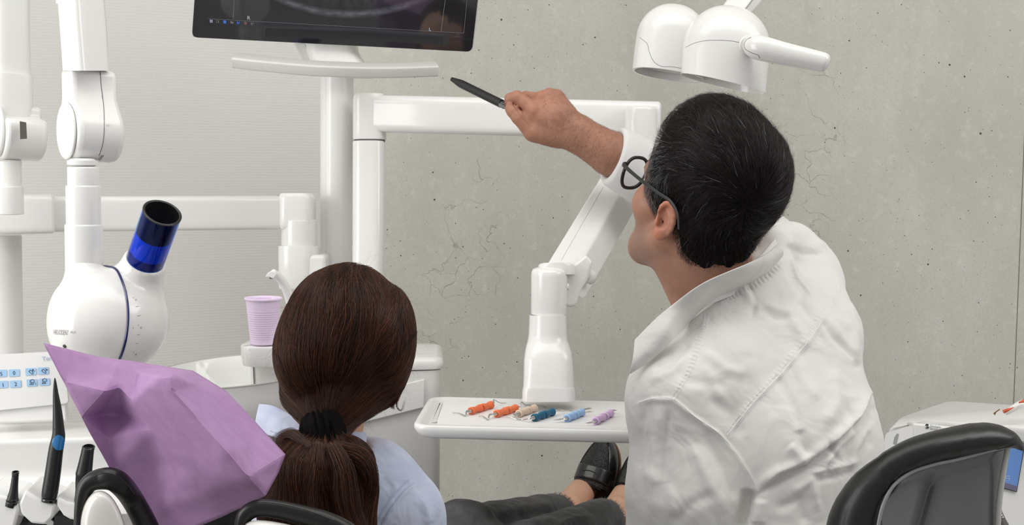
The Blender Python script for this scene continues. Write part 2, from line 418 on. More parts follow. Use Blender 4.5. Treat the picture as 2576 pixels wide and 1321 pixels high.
    bp = N(nt, 'ShaderNodeBump'); bp.inputs['Strength'].default_value = .5; bp.inputs['Distance'].default_value = .0016; L.new(h, bp.inputs['Height']); L.new(bp.outputs[0], b.inputs['Normal'])
    return m
def wallpaper():
    m = bpy.data.materials.new('woven_wallpaper'); m.use_nodes = True; nt = m.node_tree; b = nt.nodes['Principled BSDF']; L = nt.links
    tc = N(nt, 'ShaderNodeTexCoord').outputs['Object']
    dn = N(nt, 'ShaderNodeTexNoise'); dn.inputs['Scale'].default_value = 60; L.new(tc, dn.inputs['Vector'])
    w = N(nt, 'ShaderNodeVectorMath', operation='MULTIPLY_ADD'); L.new(dn.outputs['Color'], w.inputs[0]); w.inputs[1].default_value = (.007, .0, .005); L.new(tc, w.inputs[2])
    wv = N(nt, 'ShaderNodeTexWave', wave_type='BANDS', bands_direction='Z'); wv.inputs['Scale'].default_value = 48; L.new(w.outputs[0], wv.inputs['Vector'])
    wx = N(nt, 'ShaderNodeTexWave', wave_type='BANDS', bands_direction='X'); wx.inputs['Scale'].default_value = 66; L.new(w.outputs[0], wx.inputs['Vector'])
    th = noise(nt, vscale(nt, tc, (.8, 1, 1.7)), 150, 3)
    h = math_(nt, 'ADD', math_(nt, 'MULTIPLY', wv.outputs['Fac'], .6), math_(nt, 'ADD', math_(nt, 'MULTIPLY', wx.outputs['Fac'], .16), math_(nt, 'MULTIPLY', th, 1.3)))
    bp = N(nt, 'ShaderNodeBump'); bp.inputs['Strength'].default_value = .3; bp.inputs['Distance'].default_value = .0008; L.new(h, bp.inputs['Height']); L.new(bp.outputs[0], b.inputs['Normal'])
    c = mixc(nt, remap(nt, h, .5, 1.6), (.67, .665, .635), (.72, .715, .69)); L.new(c, b.inputs['Base Color']); b.inputs['Roughness'].default_value = .5
    return m
WY = 3.39; CX = -0.425                           # the corner where wallpaper meets concrete
def struct(o, label=None): o['kind'] = 'structure'; return o
def slab(name, v0, v1, m):
    c = (np.array(v0)+np.array(v1))/2; d = np.array(v1)-np.array(v0); v, f = box(c, np.eye(3), d); o = mesh_obj(name, v, f, m, smooth=False); return struct(o)
CONC = concrete(); WPAPER = wallpaper()
sx_ = PPL(2563, 700, (0, WY, 0), (0, 1, 0))[0]
slab('wall_back', (CX, WY, 0), (sx_-.0018, WY+.12, 2.75), CONC)
slab('wall_back', (sx_+.0018, WY+.003, 0), (sx_+1.4, WY+.12, 2.75), CONC)
slab('trim_1', (sx_-.0018, WY+.004, 0), (sx_+.0018, WY+.12, 2.75), mat('joint', (.30, .285, .25), .9))
wl = MB().add(*box((-2.0, .06, 1.375), np.eye(3), (4.0, .12, 2.75))).obj('wall_left', WPAPER, smooth=False); struct(wl)
wl.location = (CX, WY, 0); wl.rotation_euler = (0, 0, math.radians(28))
FLOORM = mat('grey_vinyl_floor', (.42, .41, .39), .45, var=(3, (.36, .355, .34), 6))
slab('floor', (-3.2, -.9, -.05), (2.9, WY+.12, 0), FLOORM)
slab('ceiling', (-3.2, 1.0, 2.75), (2.9, WY+.12, 2.85), mat('ceiling_paint', (.8, .8, .79), .9))
# ------------------------------------------------------------------ monitor on its pole
NMON = nrm(V3(-.02, -.36, 1.0))                     # the screen leans down towards the people
MQ = P(850, 60, 2.72)
def mp(px, py, off=0): return PPL(px, py, MQ, NMON)+NMON*off
def lin(a, b, t): return np.array(a)*(1-t)+np.array(b)*t
mon = thing('monitor', 'dark glossy monitor showing a dental x-ray, above the white pole', 'monitor', P(850, 128, 2.75))
def quad(px):                                   # corner pixels bl, br, tr, tl
    return [mp(*q) for q in px]
def rq(c, r=.006, m=5):                         # rounded quad from 4 world corners
    out = []
    for i in range(4):
        p = c[i]; a = nrm(c[i-1]-p)*r; b = nrm(c[(i+1) % 4]-p)*r
        for k in range(m+1):
            t = k/m; out.append((p+a)*(1-t)**2+p*2*t*(1-t)+(p+b)*t*t)
    return out
CB = [(481, 94), (1190, 131), (1232, -240), (505, -250)]
body = quad(CB); g = rq(body, .012)
cen = sum(g)/len(g)
v, f = rings([[p for p in g], [p-NMON*.012 for p in g], [cen+(p-cen)*.965-NMON*.05 for p in g]]); MB().add(v, f).obj('housing', WHITE2, mon, angle=30)
# left side flare of the white casing
v, f = rings([[p*1.0 for p in rq([body[0]+NMON*.001, body[0]+nrm(body[1]-body[0])*.004+NMON*.001, body[3]+nrm(body[2]-body[3])*.004, body[3]], .001)],
              [p-NMON*.06-nrm(body[1]-body[0])*.012 for p in rq([body[0], body[0]+nrm(body[1]-body[0])*.02, body[3]+nrm(body[2]-body[3])*.02, body[3]], .001)]])
MB().add(v, f).obj('side_casing', WHITE2, mon, angle=30)
SCRG = mat('screen_cover_glass', (.016, .016, .019), .05, coat=1.0, spec=.6)
gg = [cen+(p-cen)*.992 for p in g]
glass = MB().add(*rings([[p+NMON*.0005 for p in gg], [p+NMON*.004 for p in gg]])).obj('cover_glass', SCRG, mon, angle=30)
# lit image: an x-ray with the arch of the jaw
def screenmat():
    m = bpy.data.materials.new('xray_image'); m.use_nodes = True; nt = m.node_tree; b = nt.nodes['Principled BSDF']; L = nt.links
    uv = N(nt, 'ShaderNodeTexCoord').outputs['UV']; s = N(nt, 'ShaderNodeSeparateXYZ'); L.new(uv, s.inputs[0]); x, y = s.outputs[0], s.outputs[1]
    n1 = noise(nt, uv, 5, 4, .6); n2 = noise(nt, vscale(nt, uv, (4, 1, 1)), 9, 3)
    # jaw band: a smile-shaped bright line
    yc = math_(nt, 'ADD', math_(nt, 'MULTIPLY', math_(nt, 'POWER', math_(nt, 'SUBTRACT', x, .52), 2), 1.5), .14)
    d = math_(nt, 'ABSOLUTE', math_(nt, 'SUBTRACT', y, yc)); band = math_(nt, 'MULTIPLY', remap(nt, d, 0, .034, 1, 0), remap(nt, noise(nt, uv, 28, 3), .35, .65, .45, 1.1))
    above = remap(nt, math_(nt, 'SUBTRACT', y, yc), 0, .3, 0, 1)
    teeth = math_(nt, 'MULTIPLY', remap(nt, n2, .4, .7), above)
    inx = math_(nt, 'MULTIPLY', remap(nt, x, .15, .3), remap(nt, x, .9, .75))
    lum = math_(nt, 'ADD', math_(nt, 'MULTIPLY', band, .10), math_(nt, 'MULTIPLY', teeth, .07)); lum = math_(nt, 'MULTIPLY', lum, inx)
    lum = math_(nt, 'ADD', lum, math_(nt, 'MULTIPLY', n1, .012))
    c = mixc(nt, 1.0, (0, 0, 0), (.8, .82, .95)); L.new(c, b.inputs['Emission Color']); L.new(lum, b.inputs['Emission Strength'])
    b.inputs['Base Color'].default_value = (.012, .012, .014, 1); b.inputs['Roughness'].default_value = .06; b.inputs['Coat Weight'].default_value = 1
    return m
sc_c = [mp(522, 61, .0046), mp(1163, 98, .0046), mp(1196, -240, .0046), mp(545, -240, .0046)]
scr = mesh_obj('screen', sc_c, [(0, 1, 2, 3)], screenmat(), mon, smooth=False)
uvl = scr.data.uv_layers.new(name='UVMap')
for li, u in zip(range(4), ((0, 0), (1, 0), (1, 1), (0, 1))): uvl.data[li].uv = u
EM = lambda n, c, s: mat(n, (.02, .02, .02), .2, emis=(c, s))
GREYL = EM('screen_line', (.75, .78, .9), .16); 
def strip(px, w, off=.0052):                    # thin lit line on the screen between pixel points
    a, b = mp(*px[0], off), mp(*px[1], off); s = np.cross(nrm(b-a), NMON)*w/2; return [a-s, b-s, b+s, a+s], [(0, 1, 2, 3)]
MB().add(*strip(((525, 46), (1168, 82)), .0007)).add(*strip(((588, 47), (597, -120)), .0009)).add(*strip(((1110, 78), (1136, -120)), .0009)).add(*strip(((1167, 82), (1187, -120)), .0007)).obj('screen_line', GREYL, scr, smooth=False)
tb = [mp(523, 60, .005), mp(1164, 97, .005), mp(1167, 84, .005), mp(525, 48, .005)]
task = mesh_obj('taskbar', tb, [(0, 1, 2, 3)], mat('taskbar_dark', (.014, .015, .022), .08, coat=1, emis=((.3, .35, .6), .006)), scr, smooth=False)
ex = nrm(mp(1163, 98)-mp(522, 61)); ey = nrm(np.cross(NMON, ex))
ICW = EM('icon_white', (.8, .85, 1), .35); ICB = EM('icon_blue', (.05, .25, 1), .5); ICG = EM('icon_grey', (.6, .6, .5), .18); ICR = EM('icon_red', (.7, .3, .2), .18)
def icon(px, py, kind, m):
    o = mp(px, py, .0056); s = M(4.2, 2.72); b = MB()
    sq = lambda x, y, w, h: b.add([o+ex*(x-w)*s+ey*(y-h)*s, o+ex*(x+w)*s+ey*(y-h)*s, o+ex*(x+w)*s+ey*(y+h)*s, o+ex*(x-w)*s+ey*(y+h)*s], [(0, 1, 2, 3)])
    if kind == 'four':
        for x in (-.45, .45):
            for y in (-.45, .45): sq(x, y, .38, .38)
    elif kind == 'frame':
        sq(0, .7, .9, .12); sq(0, -.7, .9, .12); sq(-.8, 0, .12, .7); sq(.5, 0, .35, .4)
    elif kind == 'disc':
        b.add([o+ex*math.cos(t)*s+ey*math.sin(t)*s for t in np.linspace(0, 2*PI, 17)[:-1]], [tuple(range(16))])
        b.add([o+NMON*.0003+ex*(math.cos(t)*.45+.35)*s+ey*(math.sin(t)*.45+.1)*s for t in np.linspace(0, 2*PI, 13)[:-1]], [tuple(range(12))])
    elif kind == 'folder': sq(0, -.1, .95, .6); sq(-.5, .6, .4, .15)
    elif kind == 'bars': sq(-.6, 0, .2, .9); sq(0, -.3, .2, .6); sq(.55, .3, .2, .5); sq(0, .1, .8, .12)
    b.obj('taskbar_icon', m, task, smooth=False)
for px, py, k, m in ((533, 52, 'four', ICW), (549, 53, 'frame', ICG), (567, 54, 'disc', ICB), (585, 55, 'folder', ICG), (601, 56, 'bars', ICB), (619, 57, 'disc', ICR), (636, 58, 'bars', ICG)): icon(px, py, k, m)
for s, x, y, h in (('R', 623, 48, .0072), ('L', 1079, 76, .0065)):
    MB().add(*text_plane(s, mp(x, y, .0058), ex, ey, h)).obj('screen_letter', EM('letter_'+s.lower(), (.9, .92, 1), .45), scr, smooth=False)
MB().add(*text_plane('10:00', mp(1148, 86.5, .0058), ex, ey, .0019)).add(*text_plane('01.08.2019', mp(1143, 91.5, .0058), ex, ey, .0019)).obj('clock_text', ICG, scr, smooth=False)
# neck, handle bar
nk = MB(); xs_ = [(768, 118, 38), (790, 125, 60), (800, 140, 58), (806, 160, 46)]
nk.add(*extr([P(738, 108, 2.77), P(768, 108, 2.77), P(786, 158, 2.79), P(762, 158, 2.79)], V3(0, 0, -.05)))
nk.obj('neck_bracket', WHITE2, mon, angle=30, bevel=.003)
secs = []
for x0, x1, y in ((772, 898, 105), (773, 900, 126), (776, 906, 140), (782, 916, 155), (790, 922, 168)):
    c = P((x0+x1)/2, y, 2.79); secs.append((c, CR, -CF, M((x1-x0)/2, 2.79), .045, 4))
MB().add(*loft(secs)).obj('monitor_neck', WHITE2, mon)
path = [P(x, y, d) for x, y, d in ((593, 152, 2.60), (680, 162, 2.585), (780, 171, 2.575), (860, 175, 2.57), (940, 177, 2.575), (1020, 176, 2.585), (1098, 173, 2.60))]
R = []
for i, p in enumerate(spline(path, 6)):
    ps = spline(path, 6); t = nrm(ps[min(i+1, len(ps)-1)]-ps[max(i-1, 0)]); b = nrm(np.cross(t, UP)); u = nrm(np.cross(b, t)); u = nrm(u+b*.42); b = nrm(np.cross(u, t)); b = b if b@CF < 0 else -b
    R.append(ringp(p, b, u, .016, .0107, 7, 32))
MB().add(*rings(R)).obj('handle_bar', mat('light_grey_bar', (.60, .595, .575), .3, coat=.3), mon, bevel=.0)
MB().add(*extr([P(850, 168, 2.64), P(925, 170, 2.64), P(925, 182, 2.66), P(850, 180, 2.66)], V3(0, 0, -.1))).obj('bar_bracket', WHITE2, mon, bevel=.003)

# ------------------------------------------------------------------ pole of the unit with its bracket
pole = thing('support_pole', 'tall round white pole under the monitor, beside the wall corner', 'pole', vpole(847, 185, 1400, 2.86, 42)[0])
b0, h, r = vpole(847, 185, 1700, 2.86, 41.5, 450)
MB().add(*lathe(rnd(r, 0, h, .004), b0, UP, 56)).obj('pole_tube', WHITE, pole)
b1, h1, r1 = vpole(752, 619, 727, 2.80, 51, 670)
brk = MB().add(*loft([(b1+UP*t, CR, -CF, r1*s, r1*s, 2.6) for t, s in ((0, .93), (.004, .97), (h1-.003, 1.0), (h1, .985))]))
brk.obj('bracket_cup', WHITE, pole)
zb, zt = P(800, 727, 2.8)[2]+.003, P(800, 636, 2.8)[2]
c = P(786, 680, 2.80); v, f = box((c[0], c[1]+.01, (zb+zt)/2), (CR, nrm(np.cross(UP, CR)), UP), (.060, .086, zt-zb-.004)); MB().add(v, f).obj('bracket_link', WHITE, pole, bevel=.008)
# elbow and horizontal arm on the left
arm = thing('assistant_arm', 'horizontal white arm reaching left from its elbow block, behind the tube machine', 'arm', b1+UP*h1)
b2, h2, r2 = vpole(745, 560, 617, 2.80, 44.5, 600)
MB().add(*lathe(rnd(r2*1.0, 0.001, h2+.008, .002), b1+UP*(h1), UP, 48)).obj('elbow_post', WHITE, arm)
za, zb = P(745, 578, 2.8)[2], P(745, 488, 2.8)[2]
el = []
for t, s in ((0, .9), (.004, .97), (.010, 1), (zb-za-.012, 1), (zb-za-.005, .97), (zb-za, .88)):
    el.append((np.array((*P(748, 530, 2.8)[:2], za+t)), CR, -CF, M(44.5, 2.8)*s, .040*s, 4.0))
MB().add(*loft(el)).obj('elbow_block', WHITE, arm)
def beam(p, q, ha, hb, e=6, updir=UP, n=40, r=.005):
    t = nrm(q-p); s = nrm(np.cross(updir, t)); u = nrm(np.cross(t, s)); L = np.linalg.norm(q-p); out = []
    for x, k in ((0, r), (r*.3, r*.4), (r, 0), (L-r, 0), (L-r*.3, r*.4), (L, r)): out.append((p+t*x, s, u, ha-k, hb-k, e))
    return loft(out, n)
MB().add(*beam(P(702, 534, 2.80), P(-60, 540, 2.62), .034, M(43, 2.75), 7)).obj('arm_beam', WHITE, arm)
MB().add(*beam(P(704.5, 534, 2.799), P(700.5, 534, 2.799), .0325, M(42, 2.8), 7, r=.0006)).obj('joint_cover', SEAM, arm)
MB().add(*beam(P(138, 537, 2.62), P(-80, 541, 2.58), .036, M(49, 2.62), 7)).obj('end_sleeve', WHITE, arm)
# leftmost post below the arm
b3, h3, r3 = vpole(8, 590, 1700, 2.7, 46, 700)
MB().add(*lathe(rnd(r3, 0, h3, .003), b3, UP, 40)).obj('arm_post', WHITE2, arm)

# ------------------------------------------------------------------ leftmost hinged arm
lm = thing('lamp_arm', 'white hinged arm cut by the left edge of the picture', 'arm', P(25, 492, 2.45))
D = 2.45
s = []
b4, h4, r4 = vpole(22, 405, 500, D, 32, 450); MB().add(*lathe(rnd(r4, -.02, h4, .002), b4, UP, 40)).obj('lower_post', WHITE, lm)
b4, h4, r4 = vpole(20, 468, 496, D, 38, 480); MB().add(*lathe(rnd(r4, -.03, h4, .002), b4, UP, 40)).obj('post_collar', WHITE, lm)
n1 = nrm(V3(-.8, .0, .6)); hh = nrm(np.cross(UP, n1)); hh = hh if hh@CF < 0 else -hh       # hinge axis and the in-plane horizontal
def stadium(c, R, w0, w1, top, lean=0.0, m=20):
    """rounded bottom of radius R about c, narrowing upward to a neck; points in the plane (hh, UP)"""
    out = []
    for k in range(m+1):
        t = -PI*1.12+PI*1.24*k/m; out.append(c+hh*R*math.cos(t)+UP*R*math.sin(t))
    return out+[c+hh*w1+UP*top*.55+hh*lean*.5, c+hh*w1+UP*top+hh*lean, c-hh*w0+UP*top+hh*lean, c-hh*w0+UP*top*.55+hh*lean*.5]
ck = P(48, 330, D)-n1*.0
prof = stadium(ck-n1*.035, M(74, D), M(34, D), M(26, D), P(40, 268, D)[2]-ck[2])
MB().add(*extr(prof, n1*.07)).obj('hinge_housing', WHITE, lm, bevel=.006, angle=30)
MB().add(*extr([ck+n1*.034+hh*M(56, D)*math.cos(t)+UP*M(68, D)*math.sin(t) for t in np.linspace(0, 2*PI, 41)[:-1]], n1*.008)).obj('hinge_cap', WHITE, lm, bevel=.004, angle=30)
c = P(60, 327, D-.06); v, f = box(P(61, 327, D-.0605), (CR, CU, CF), (M(22, D), M(44, D), .03)); 
MB().add(*extr([hq for hq in [P(50, 305, D-.068), P(66, 308, D-.058), P(68, 349, D-.058), P(51, 350, D-.068)]], n1*.001+CF*.002)).obj('release_slot', mat('slot', (.12, .11, .10), .6), lm)
for x0, x1, y0, y1, dd, nm in ((36, 72, -60, 192, D, 'upper_tube'), (35, 75, 188, 250, D, 'tube_collar')):
    pass
q_ = P(22, 100, D); MB().add(*loft([(np.array((q_[0], q_[1], z)), n1, hh, .031, M(32, D)+.011, 5) for z in (2.75, P(22, 191, D)[2])])).obj('upper_tube', WHITE, lm)
MB().add(*loft([(P(24, y, D), n1, hh, .034*k, M(34, D)*k+.012, 5) for y, k in ((188, 1), (262, 1), (300, .9))])).obj('tube_collar', WHITE, lm)

# ------------------------------------------------------------------ x-ray tube machine
xr = thing('xray_machine', 'white wall-arm dental x-ray tube head with a blue cone', 'x-ray machine', P(210, 900, 2.15))
D = 2.15
ck = P(171, 328, D+.0)
prof = stadium(ck-n1*.0, M(77, D), M(50, D), M(33, D), P(180, 172, D)[2]-ck[2], lean=-.004)
MB().add(*extr(prof, -n1*M(122, D))).obj('knuckle_housing', WHITE, xr, bevel=.009, angle=35)
disc = [ck+n1*.0005+hh*(M(66, D)*math.cos(t)-.001)+UP*(M(72, D)*math.sin(t)-.001) for t in np.linspace(0, 2*PI, 49)[:-1]]
MB().add(*extr(disc, n1*.004)).obj('knuckle_cap', WHITE, xr, bevel=.0035, angle=35)
kn = bpy.data.objects['knuckle_housing']; kn.data.update()
MB().add(*line_on(kn, [(252, 163), (254, 210), (261, 270), (262, 330), (258, 365), (249, 392)], .0006, .0)).obj('housing_seam', SEAM, xr)
MB().add(*extr([P(246, 402, D-.064), P(256, 391, D-.066), P(262, 391, D-.066), P(252, 404, D-.064)], V3(0, 0, .003))).obj('release_slot', SEAM, xr)
MB().add(*extr([P(267, 311, D-.055), P(277, 311, D-.05), P(277, 318, D-.05), P(267, 318, D-.055)], V3(0, 0, .002))).obj('release_button', WHITE, xr, bevel=.001)
# upper arm: three-sided look, corner towards the camera
top = P(200, -120, D+.0); bot = P(206, 176, D)
def armsec(y, xl, xc, xr_, d=D):
    cl = P(xl, y, d+.008); cc = P(xc, y, d-.038); cr = P(xr_, y, d+.012); back = P((xl+xr_)/2+8, y, d+.06)
    return rq2([cl, cc, cr, back])
def rq2(c, r=.010, m=5):
    out = []
    for i in range(len(c)):
        p = c[i]; a = nrm(c[i-1]-p)*r; b = nrm(c[(i+1) % len(c)]-p)*r
        for k in range(m+1):
            t = k/m; out.append((p+a)*(1-t)**2+p*2*t*(1-t)+(p+b)*t*t)
    return out
MB().add(*rings([armsec(-60, 135, 184, 262), armsec(60, 145, 192, 273), armsec(178, 153, 202, 280)])).obj('upper_arm', WHITE, xr, angle=50)
q_ = P(190, -90, D+.02); MB().add(*tube([q_-UP*.06, q_+UP*.05, q_+np.array((-.06, .30, .22)), np.array((q_[0]-.07, q_[1]+.36, 2.75))], [.03, .026, .024, .024], n=20)).obj('ceiling_pole', WHITE, xr)
for y0, y1, rr, nm, xc in ((398, 420, 38, 'ball_joint', 209), (419, 470, 39.5, 'swivel_collar', 211), (466, 568, 43, 'swivel_sleeve', 210), (564, 720, 46.5, 'tube_post', 210)):
    bb, h, r = vpole(xc, y0, y1, D, rr, 520)
    MB().add(*lathe(rnd(r, 0, h, .0025 if nm != 'ball_joint' else .010), bb, UP, 56)).obj(nm, WHITE, xr)
D = 2.15
bc = P(270, 808, D); n2 = nrm(V3(-.77, .06, .64)); A = frame(n2)
ax3 = (n2, A[0], A[1])
ball = s_ell(bc, (M(156, D), M(134, D), M(134, D)), ax3)
t0 = P(366, 654, D-.01); tdir = P(409, 533, D-.062)-t0; TL = np.linalg.norm(tdir); tdir = nrm(tdir)
cone = s_int(s_cone(t0-tdir*.075, t0+tdir*.005, M(72, D), M(51, D)), s_plane(t0, tdir), .001)
body = s_u([ball, cone, s_cone(P(210, 690, D), P(212, 740, D), M(45.5, D), M(48, D))], .016)
# faceted left face
body = s_int(body, s_plane(bc+n2*M(136, D), n2), .012)
v, f = nets(s_int(body, s_plane(t0, tdir), .0015), bc-.16, bc+np.array((.14, .14, .19)), .0028); v = relax(v, f, 2)
tube_head = np_mesh('tube_housing', v, f, WHITE, xr)
# blue ring seam
def cut_loop(v, f, q, n, ctr, lift=.0004, m=160):
    """closed line where a plane cuts a mesh"""
    s = (v-q)@n; e = np.concatenate([np.sort(f[:, [k, (k+1) % 4]], 1) for k in range(4)]); e = np.unique(e, axis=0); a, b = e[:, 0], e[:, 1]; x = (s[a] < 0) != (s[b] < 0); a, b = a[x], b[x]
    t = (s[a]/(s[a]-s[b]))[:, None]; p = v[a]*(1-t)+v[b]*t; u, w = frame(n); r = p-ctr; an = np.arctan2(r@w, r@u); rad = np.hypot(r@w, r@u); o = np.argsort(an); an, rad = an[o], rad[o]
    g = np.linspace(-PI, PI, m+1); rr = np.interp(g, an, rad, period=2*PI); rr = np.convolve(np.r_[rr[-4:-1], rr, rr[1:4]], np.ones(7)/7, 'valid')+lift
    return [ctr+u*r_*math.cos(t_)+w*r_*math.sin(t_) for t_, r_ in zip(g, rr)]
rgc = bc+n2*.004; MB().add(*tube(cut_loop(v, f, rgc, n2, rgc), .0020, n=8, smooth=False, cap=False)).obj('blue_ring', mat('dark_blue_plastic', (.008, .012, .10), .25, coat=.5), xr)
GREYP = mat('grey_print', (.30, .29, .28), .6)
MB().add(*text_on(tube_head, 'HELIODENT', 135, 841, 12, (1, .06), .40)).obj('lettering', GREYP, xr)
MB().add(*text_on(tube_head, 'PLUS', 177, 838, 5.0, (1, .03), .85, shear=.2)).obj('lettering', GREYP, xr)
h_ = hit(tube_head, 163, 871, .0002)
MB().add(*lathe([(1e-4, -.002), (.0028, -.002), (.0028, .0012), (.0018, .0016), (1e-4, .0008)], h_[0], h_[1], 20)).obj('lock_screw', mat('dark_screw', (.06, .06, .06), .3, metal=.6), xr)
sc = MB()
for (x, y, w) in ((341, 771, 8), (345, 794, 8), (344, 842, 8), (341, 864, 8)): sc.add(*line_on(tube_head, [(x, y+1), (x+w, y-.5)], .0004))
for (x, y) in ((336, 749), (348, 818), (335, 825), (336, 886)): 
    h_ = hit(tube_head, x, y); sc.add(*lathe([(1e-4, -.0004), (.0007, -.0004), (.0007, .0004), (1e-4, .0004)], h_[0], h_[1], 10))
sc.obj('scale_mark', GREYP, xr)
for t_, x, y in (('15', 339, 752), ('60', 352, 822), ('30', 339, 889)): MB().add(*text_on(tube_head, t_, x, y, 4.5, (.2, 1), .8, up=(1, -.2))).obj('scale_number', GREYP, xr)
BLUE = mat('blue_translucent_plastic', (.02, .24, .93), .03, trans=1.0, ior=1.12, coat=.3)
R_ = M(47.5, D); Lc = TL-.004; q0 = t0-tdir*.006; FT = frame(tdir); cir = lambda r, h: ringp(q0+tdir*h, *FT, r, r, 2, 64)
MB().add(*rings([cir(r, h) for r, h in ((R_-.0008, .0), (R_, .003), (R_, Lc+.006), (R_-.0016, Lc+.006), (R_-.0016, .0), (R_-.0008, .0))], False, False)).obj('blue_cone', BLUE, xr)
MB().add(*rings([cir(r, h) for r, h in ((R_-.0019, Lc*.62), (R_-.0019, Lc+.0065), (R_+.0003, Lc+.0065), (R_+.0005, Lc+.0085), (R_-.0015, Lc+.0095), (R_-.0035, Lc+.0085), (R_-.0040, Lc*.62), (R_-.0019, Lc*.62))], False, False)).obj('cone_rim', BLACKP, xr)
MB().add(*lathe([(1e-4, .0), (R_-.0018, .0), (R_-.0018, .020), (R_-.004, .023), (1e-4, .023)], q0, tdir, 40)).obj('cone_base', mat('navy_inner', (.02, .03, .16), .5), xr)
MB().add(*rings([cir(r, h) for r, h in ((R_-.0025, .02), (R_-.0025, Lc*.64), (R_-.0032, Lc*.64), (R_-.0032, .02), (R_-.0025, .02))], False, False)).obj('inner_sleeve', mat('pale_inner_sleeve', (.55, .60, .75), .6), xr)
xr['label'] = 'white x-ray tube head hanging from a jointed arm, open blue cone pointing up'
# ------------------------------------------------------------------ column with the tray arm
ta = thing('tray_arm', 'white square column and long arm carrying the instrument tray', 'arm', P(928, 900, 2.78))
D = 2.78
b0, h, r = vpole(927, 357, 1700, D, 39.5, 600)
MB().add(*loft([(b0+UP*t, CR, -CF, r, r, 3.2) for t in (0, h-.002)]+[(b0+UP*h, CR, -CF, r*.97, r*.97, 3.2)])).obj('column', WHITE, ta)
b0, h, r = vpole(930, 237, 354, D, 41, 300)
hs = [(t, 1-.0*t) for t in (0, .002)]
MB().add(*loft([(b0+UP*.001, CR, -CF, r*.97, r*.97, 3.2), (b0+UP*.004, CR, -CF, r, r, 3.2), (b0+UP*(h-.014), CR, -CF, r, r, 3.4), (b0+UP*(h-.006), CR, -CF, r*.97, r*.97, 3.4), (b0+UP*(h-.001), CR, -CF, r*.88, r*.88, 3.2), (b0+UP*h, CR, -CF, r*.75, r*.75, 3)])).obj('corner_head', WHITE, ta)
MB().add(*loft([(b0+UP*t, CR, -CF, r*.93, r*.93, 3.2) for t in (-.0025, .0015)])).obj('joint_gap', SEAM, ta)
MB().add(*beam(P(945, 286, D), P(1662, 304, 2.70), .034, M(48, 2.7), 5)).obj('arm_beam', WHITE, ta)
E0 = P(1590, 352, 2.56)
b1, h1, r1 = vpole(1612, 268, 420, 2.66, 40, 300)
MB().add(*lathe(rnd(r1, 0, h1, .006), b1, UP, 48)).obj('elbow_head', WHITE, ta)
# sloping spring arm
sa = [P(1592, 420, 2.66), P(1419, 712, 2.40)]
t = nrm(sa[1]-sa[0]); s_ = nrm(np.cross(t, -CF)); s_ = s_ if s_@CR > 0 else -s_; w_ = nrm(np.cross(t, s_))
def hexa(c, k=1.0):
    a, b, z = M(66, 2.48)*k, M(30, 2.48)*k, .030*k
    f1 = -CF
    return rq2([c-s_*a*.92+f1*z*.2, c+s_*a*.12+f1*z*1.0, c+s_*a*.98-f1*z*.25, c+s_*a*.7-f1*z*1.2, c-s_*a*.6-f1*z*1.2], .006)
MB().add(*rings([hexa(sa[0]-t*.12), hexa(sa[1]+t*.0), hexa(sa[1]+t*.006, .93)])).obj('spring_arm', WHITE, ta, angle=30)
MB().add(*line_on(bpy.data.objects['spring_arm'], [(1518, 470), (1412, 655)], .0003)).obj('arm_seam', mat('fine_seam', (.4, .4, .38), .7), ta)
# knuckle: cylinder with a lug to its right
b2, h2, r2 = vpole(1381, 676, 791, 2.36, 45.5, 735)
MB().add(*lathe([(1e-4, 0), (r2*.97, 0), (r2*.985, .0015), (r2*1.0, h2-.012), (r2*.985, h2-.005), (r2*.9, h2-.0005), (r2*.75, h2+.0015), (r2*.4, h2+.004), (1e-4, h2+.0045)], b2, UP, 64)).obj('knuckle', WHITE, ta)
lug = [(1390, 672), (1440, 668), (1475, 640), (1492, 660), (1478, 705), (1458, 735), (1454, 757), (1447, 770), (1434, 773), (1424, 770), (1390, 770)]
MB().add(*extr([P(x, y, 2.375) for x, y in lug], CF*.045)).obj('knuckle_lug', WHITE, ta, bevel=.005, angle=30)
MB().add(*loft([(P(1400, y, 2.372), CR, -CF, M(a, 2.37), .03, 3) for y, a in ((690, 46), (668, 46), (664, 43), (661, 34))])).obj('knuckle_cover', WHITE, ta)
kb = P(1487, 698, 2.40); ka = nrm(V3(.72, -.42, .35))
MB().add(*lathe([(1e-4, -.03), (.0095, -.03), (.0125, -.004), (.012, .004), (.009, .007), (1e-4, .0085)], kb, ka, 32)).obj('lock_knob', WHITE, ta)
# post widening into the tray neck
secs = []
for y, xc, a, e, dd in ((793, 1378, 46.5, 2.0, 2.36), (840, 1378, 48, 2.0, 2.36), (855, 1377.5, 50, 2.2, 2.36), (868, 1378, 54, 2.6, 2.355), (885, 1379, 58.5, 3.2, 2.35), (905, 1379, 61, 3.6, 2.345), (960, 1380, 63.5, 4, 2.34), (972, 1380, 64, 4, 2.34)):
    c = P(xc, y, dd); secs.append((c, CR, -CF, M(a, dd), M(48+(a-46)*.25, dd), e))
MB().add(*loft(secs[::-1])).obj('tray_neck', WHITE, ta)
secs = [(P(1380, y, 2.335), CR, -CF, M(a, 2.335), .036, 6) for y, a in ((1006, 66.5), (1002, 66.5), (985, 66.5), (976, 65), (972, 63))]
MB().add(*loft(secs)).obj('neck_foot', WHITE, ta)
MB().add(*loft([(b2+UP*q, CR, -CF, r2*.95, r2*.95, 2) for q in (-.003, .001)])).obj('joint_gap', SEAM, ta)

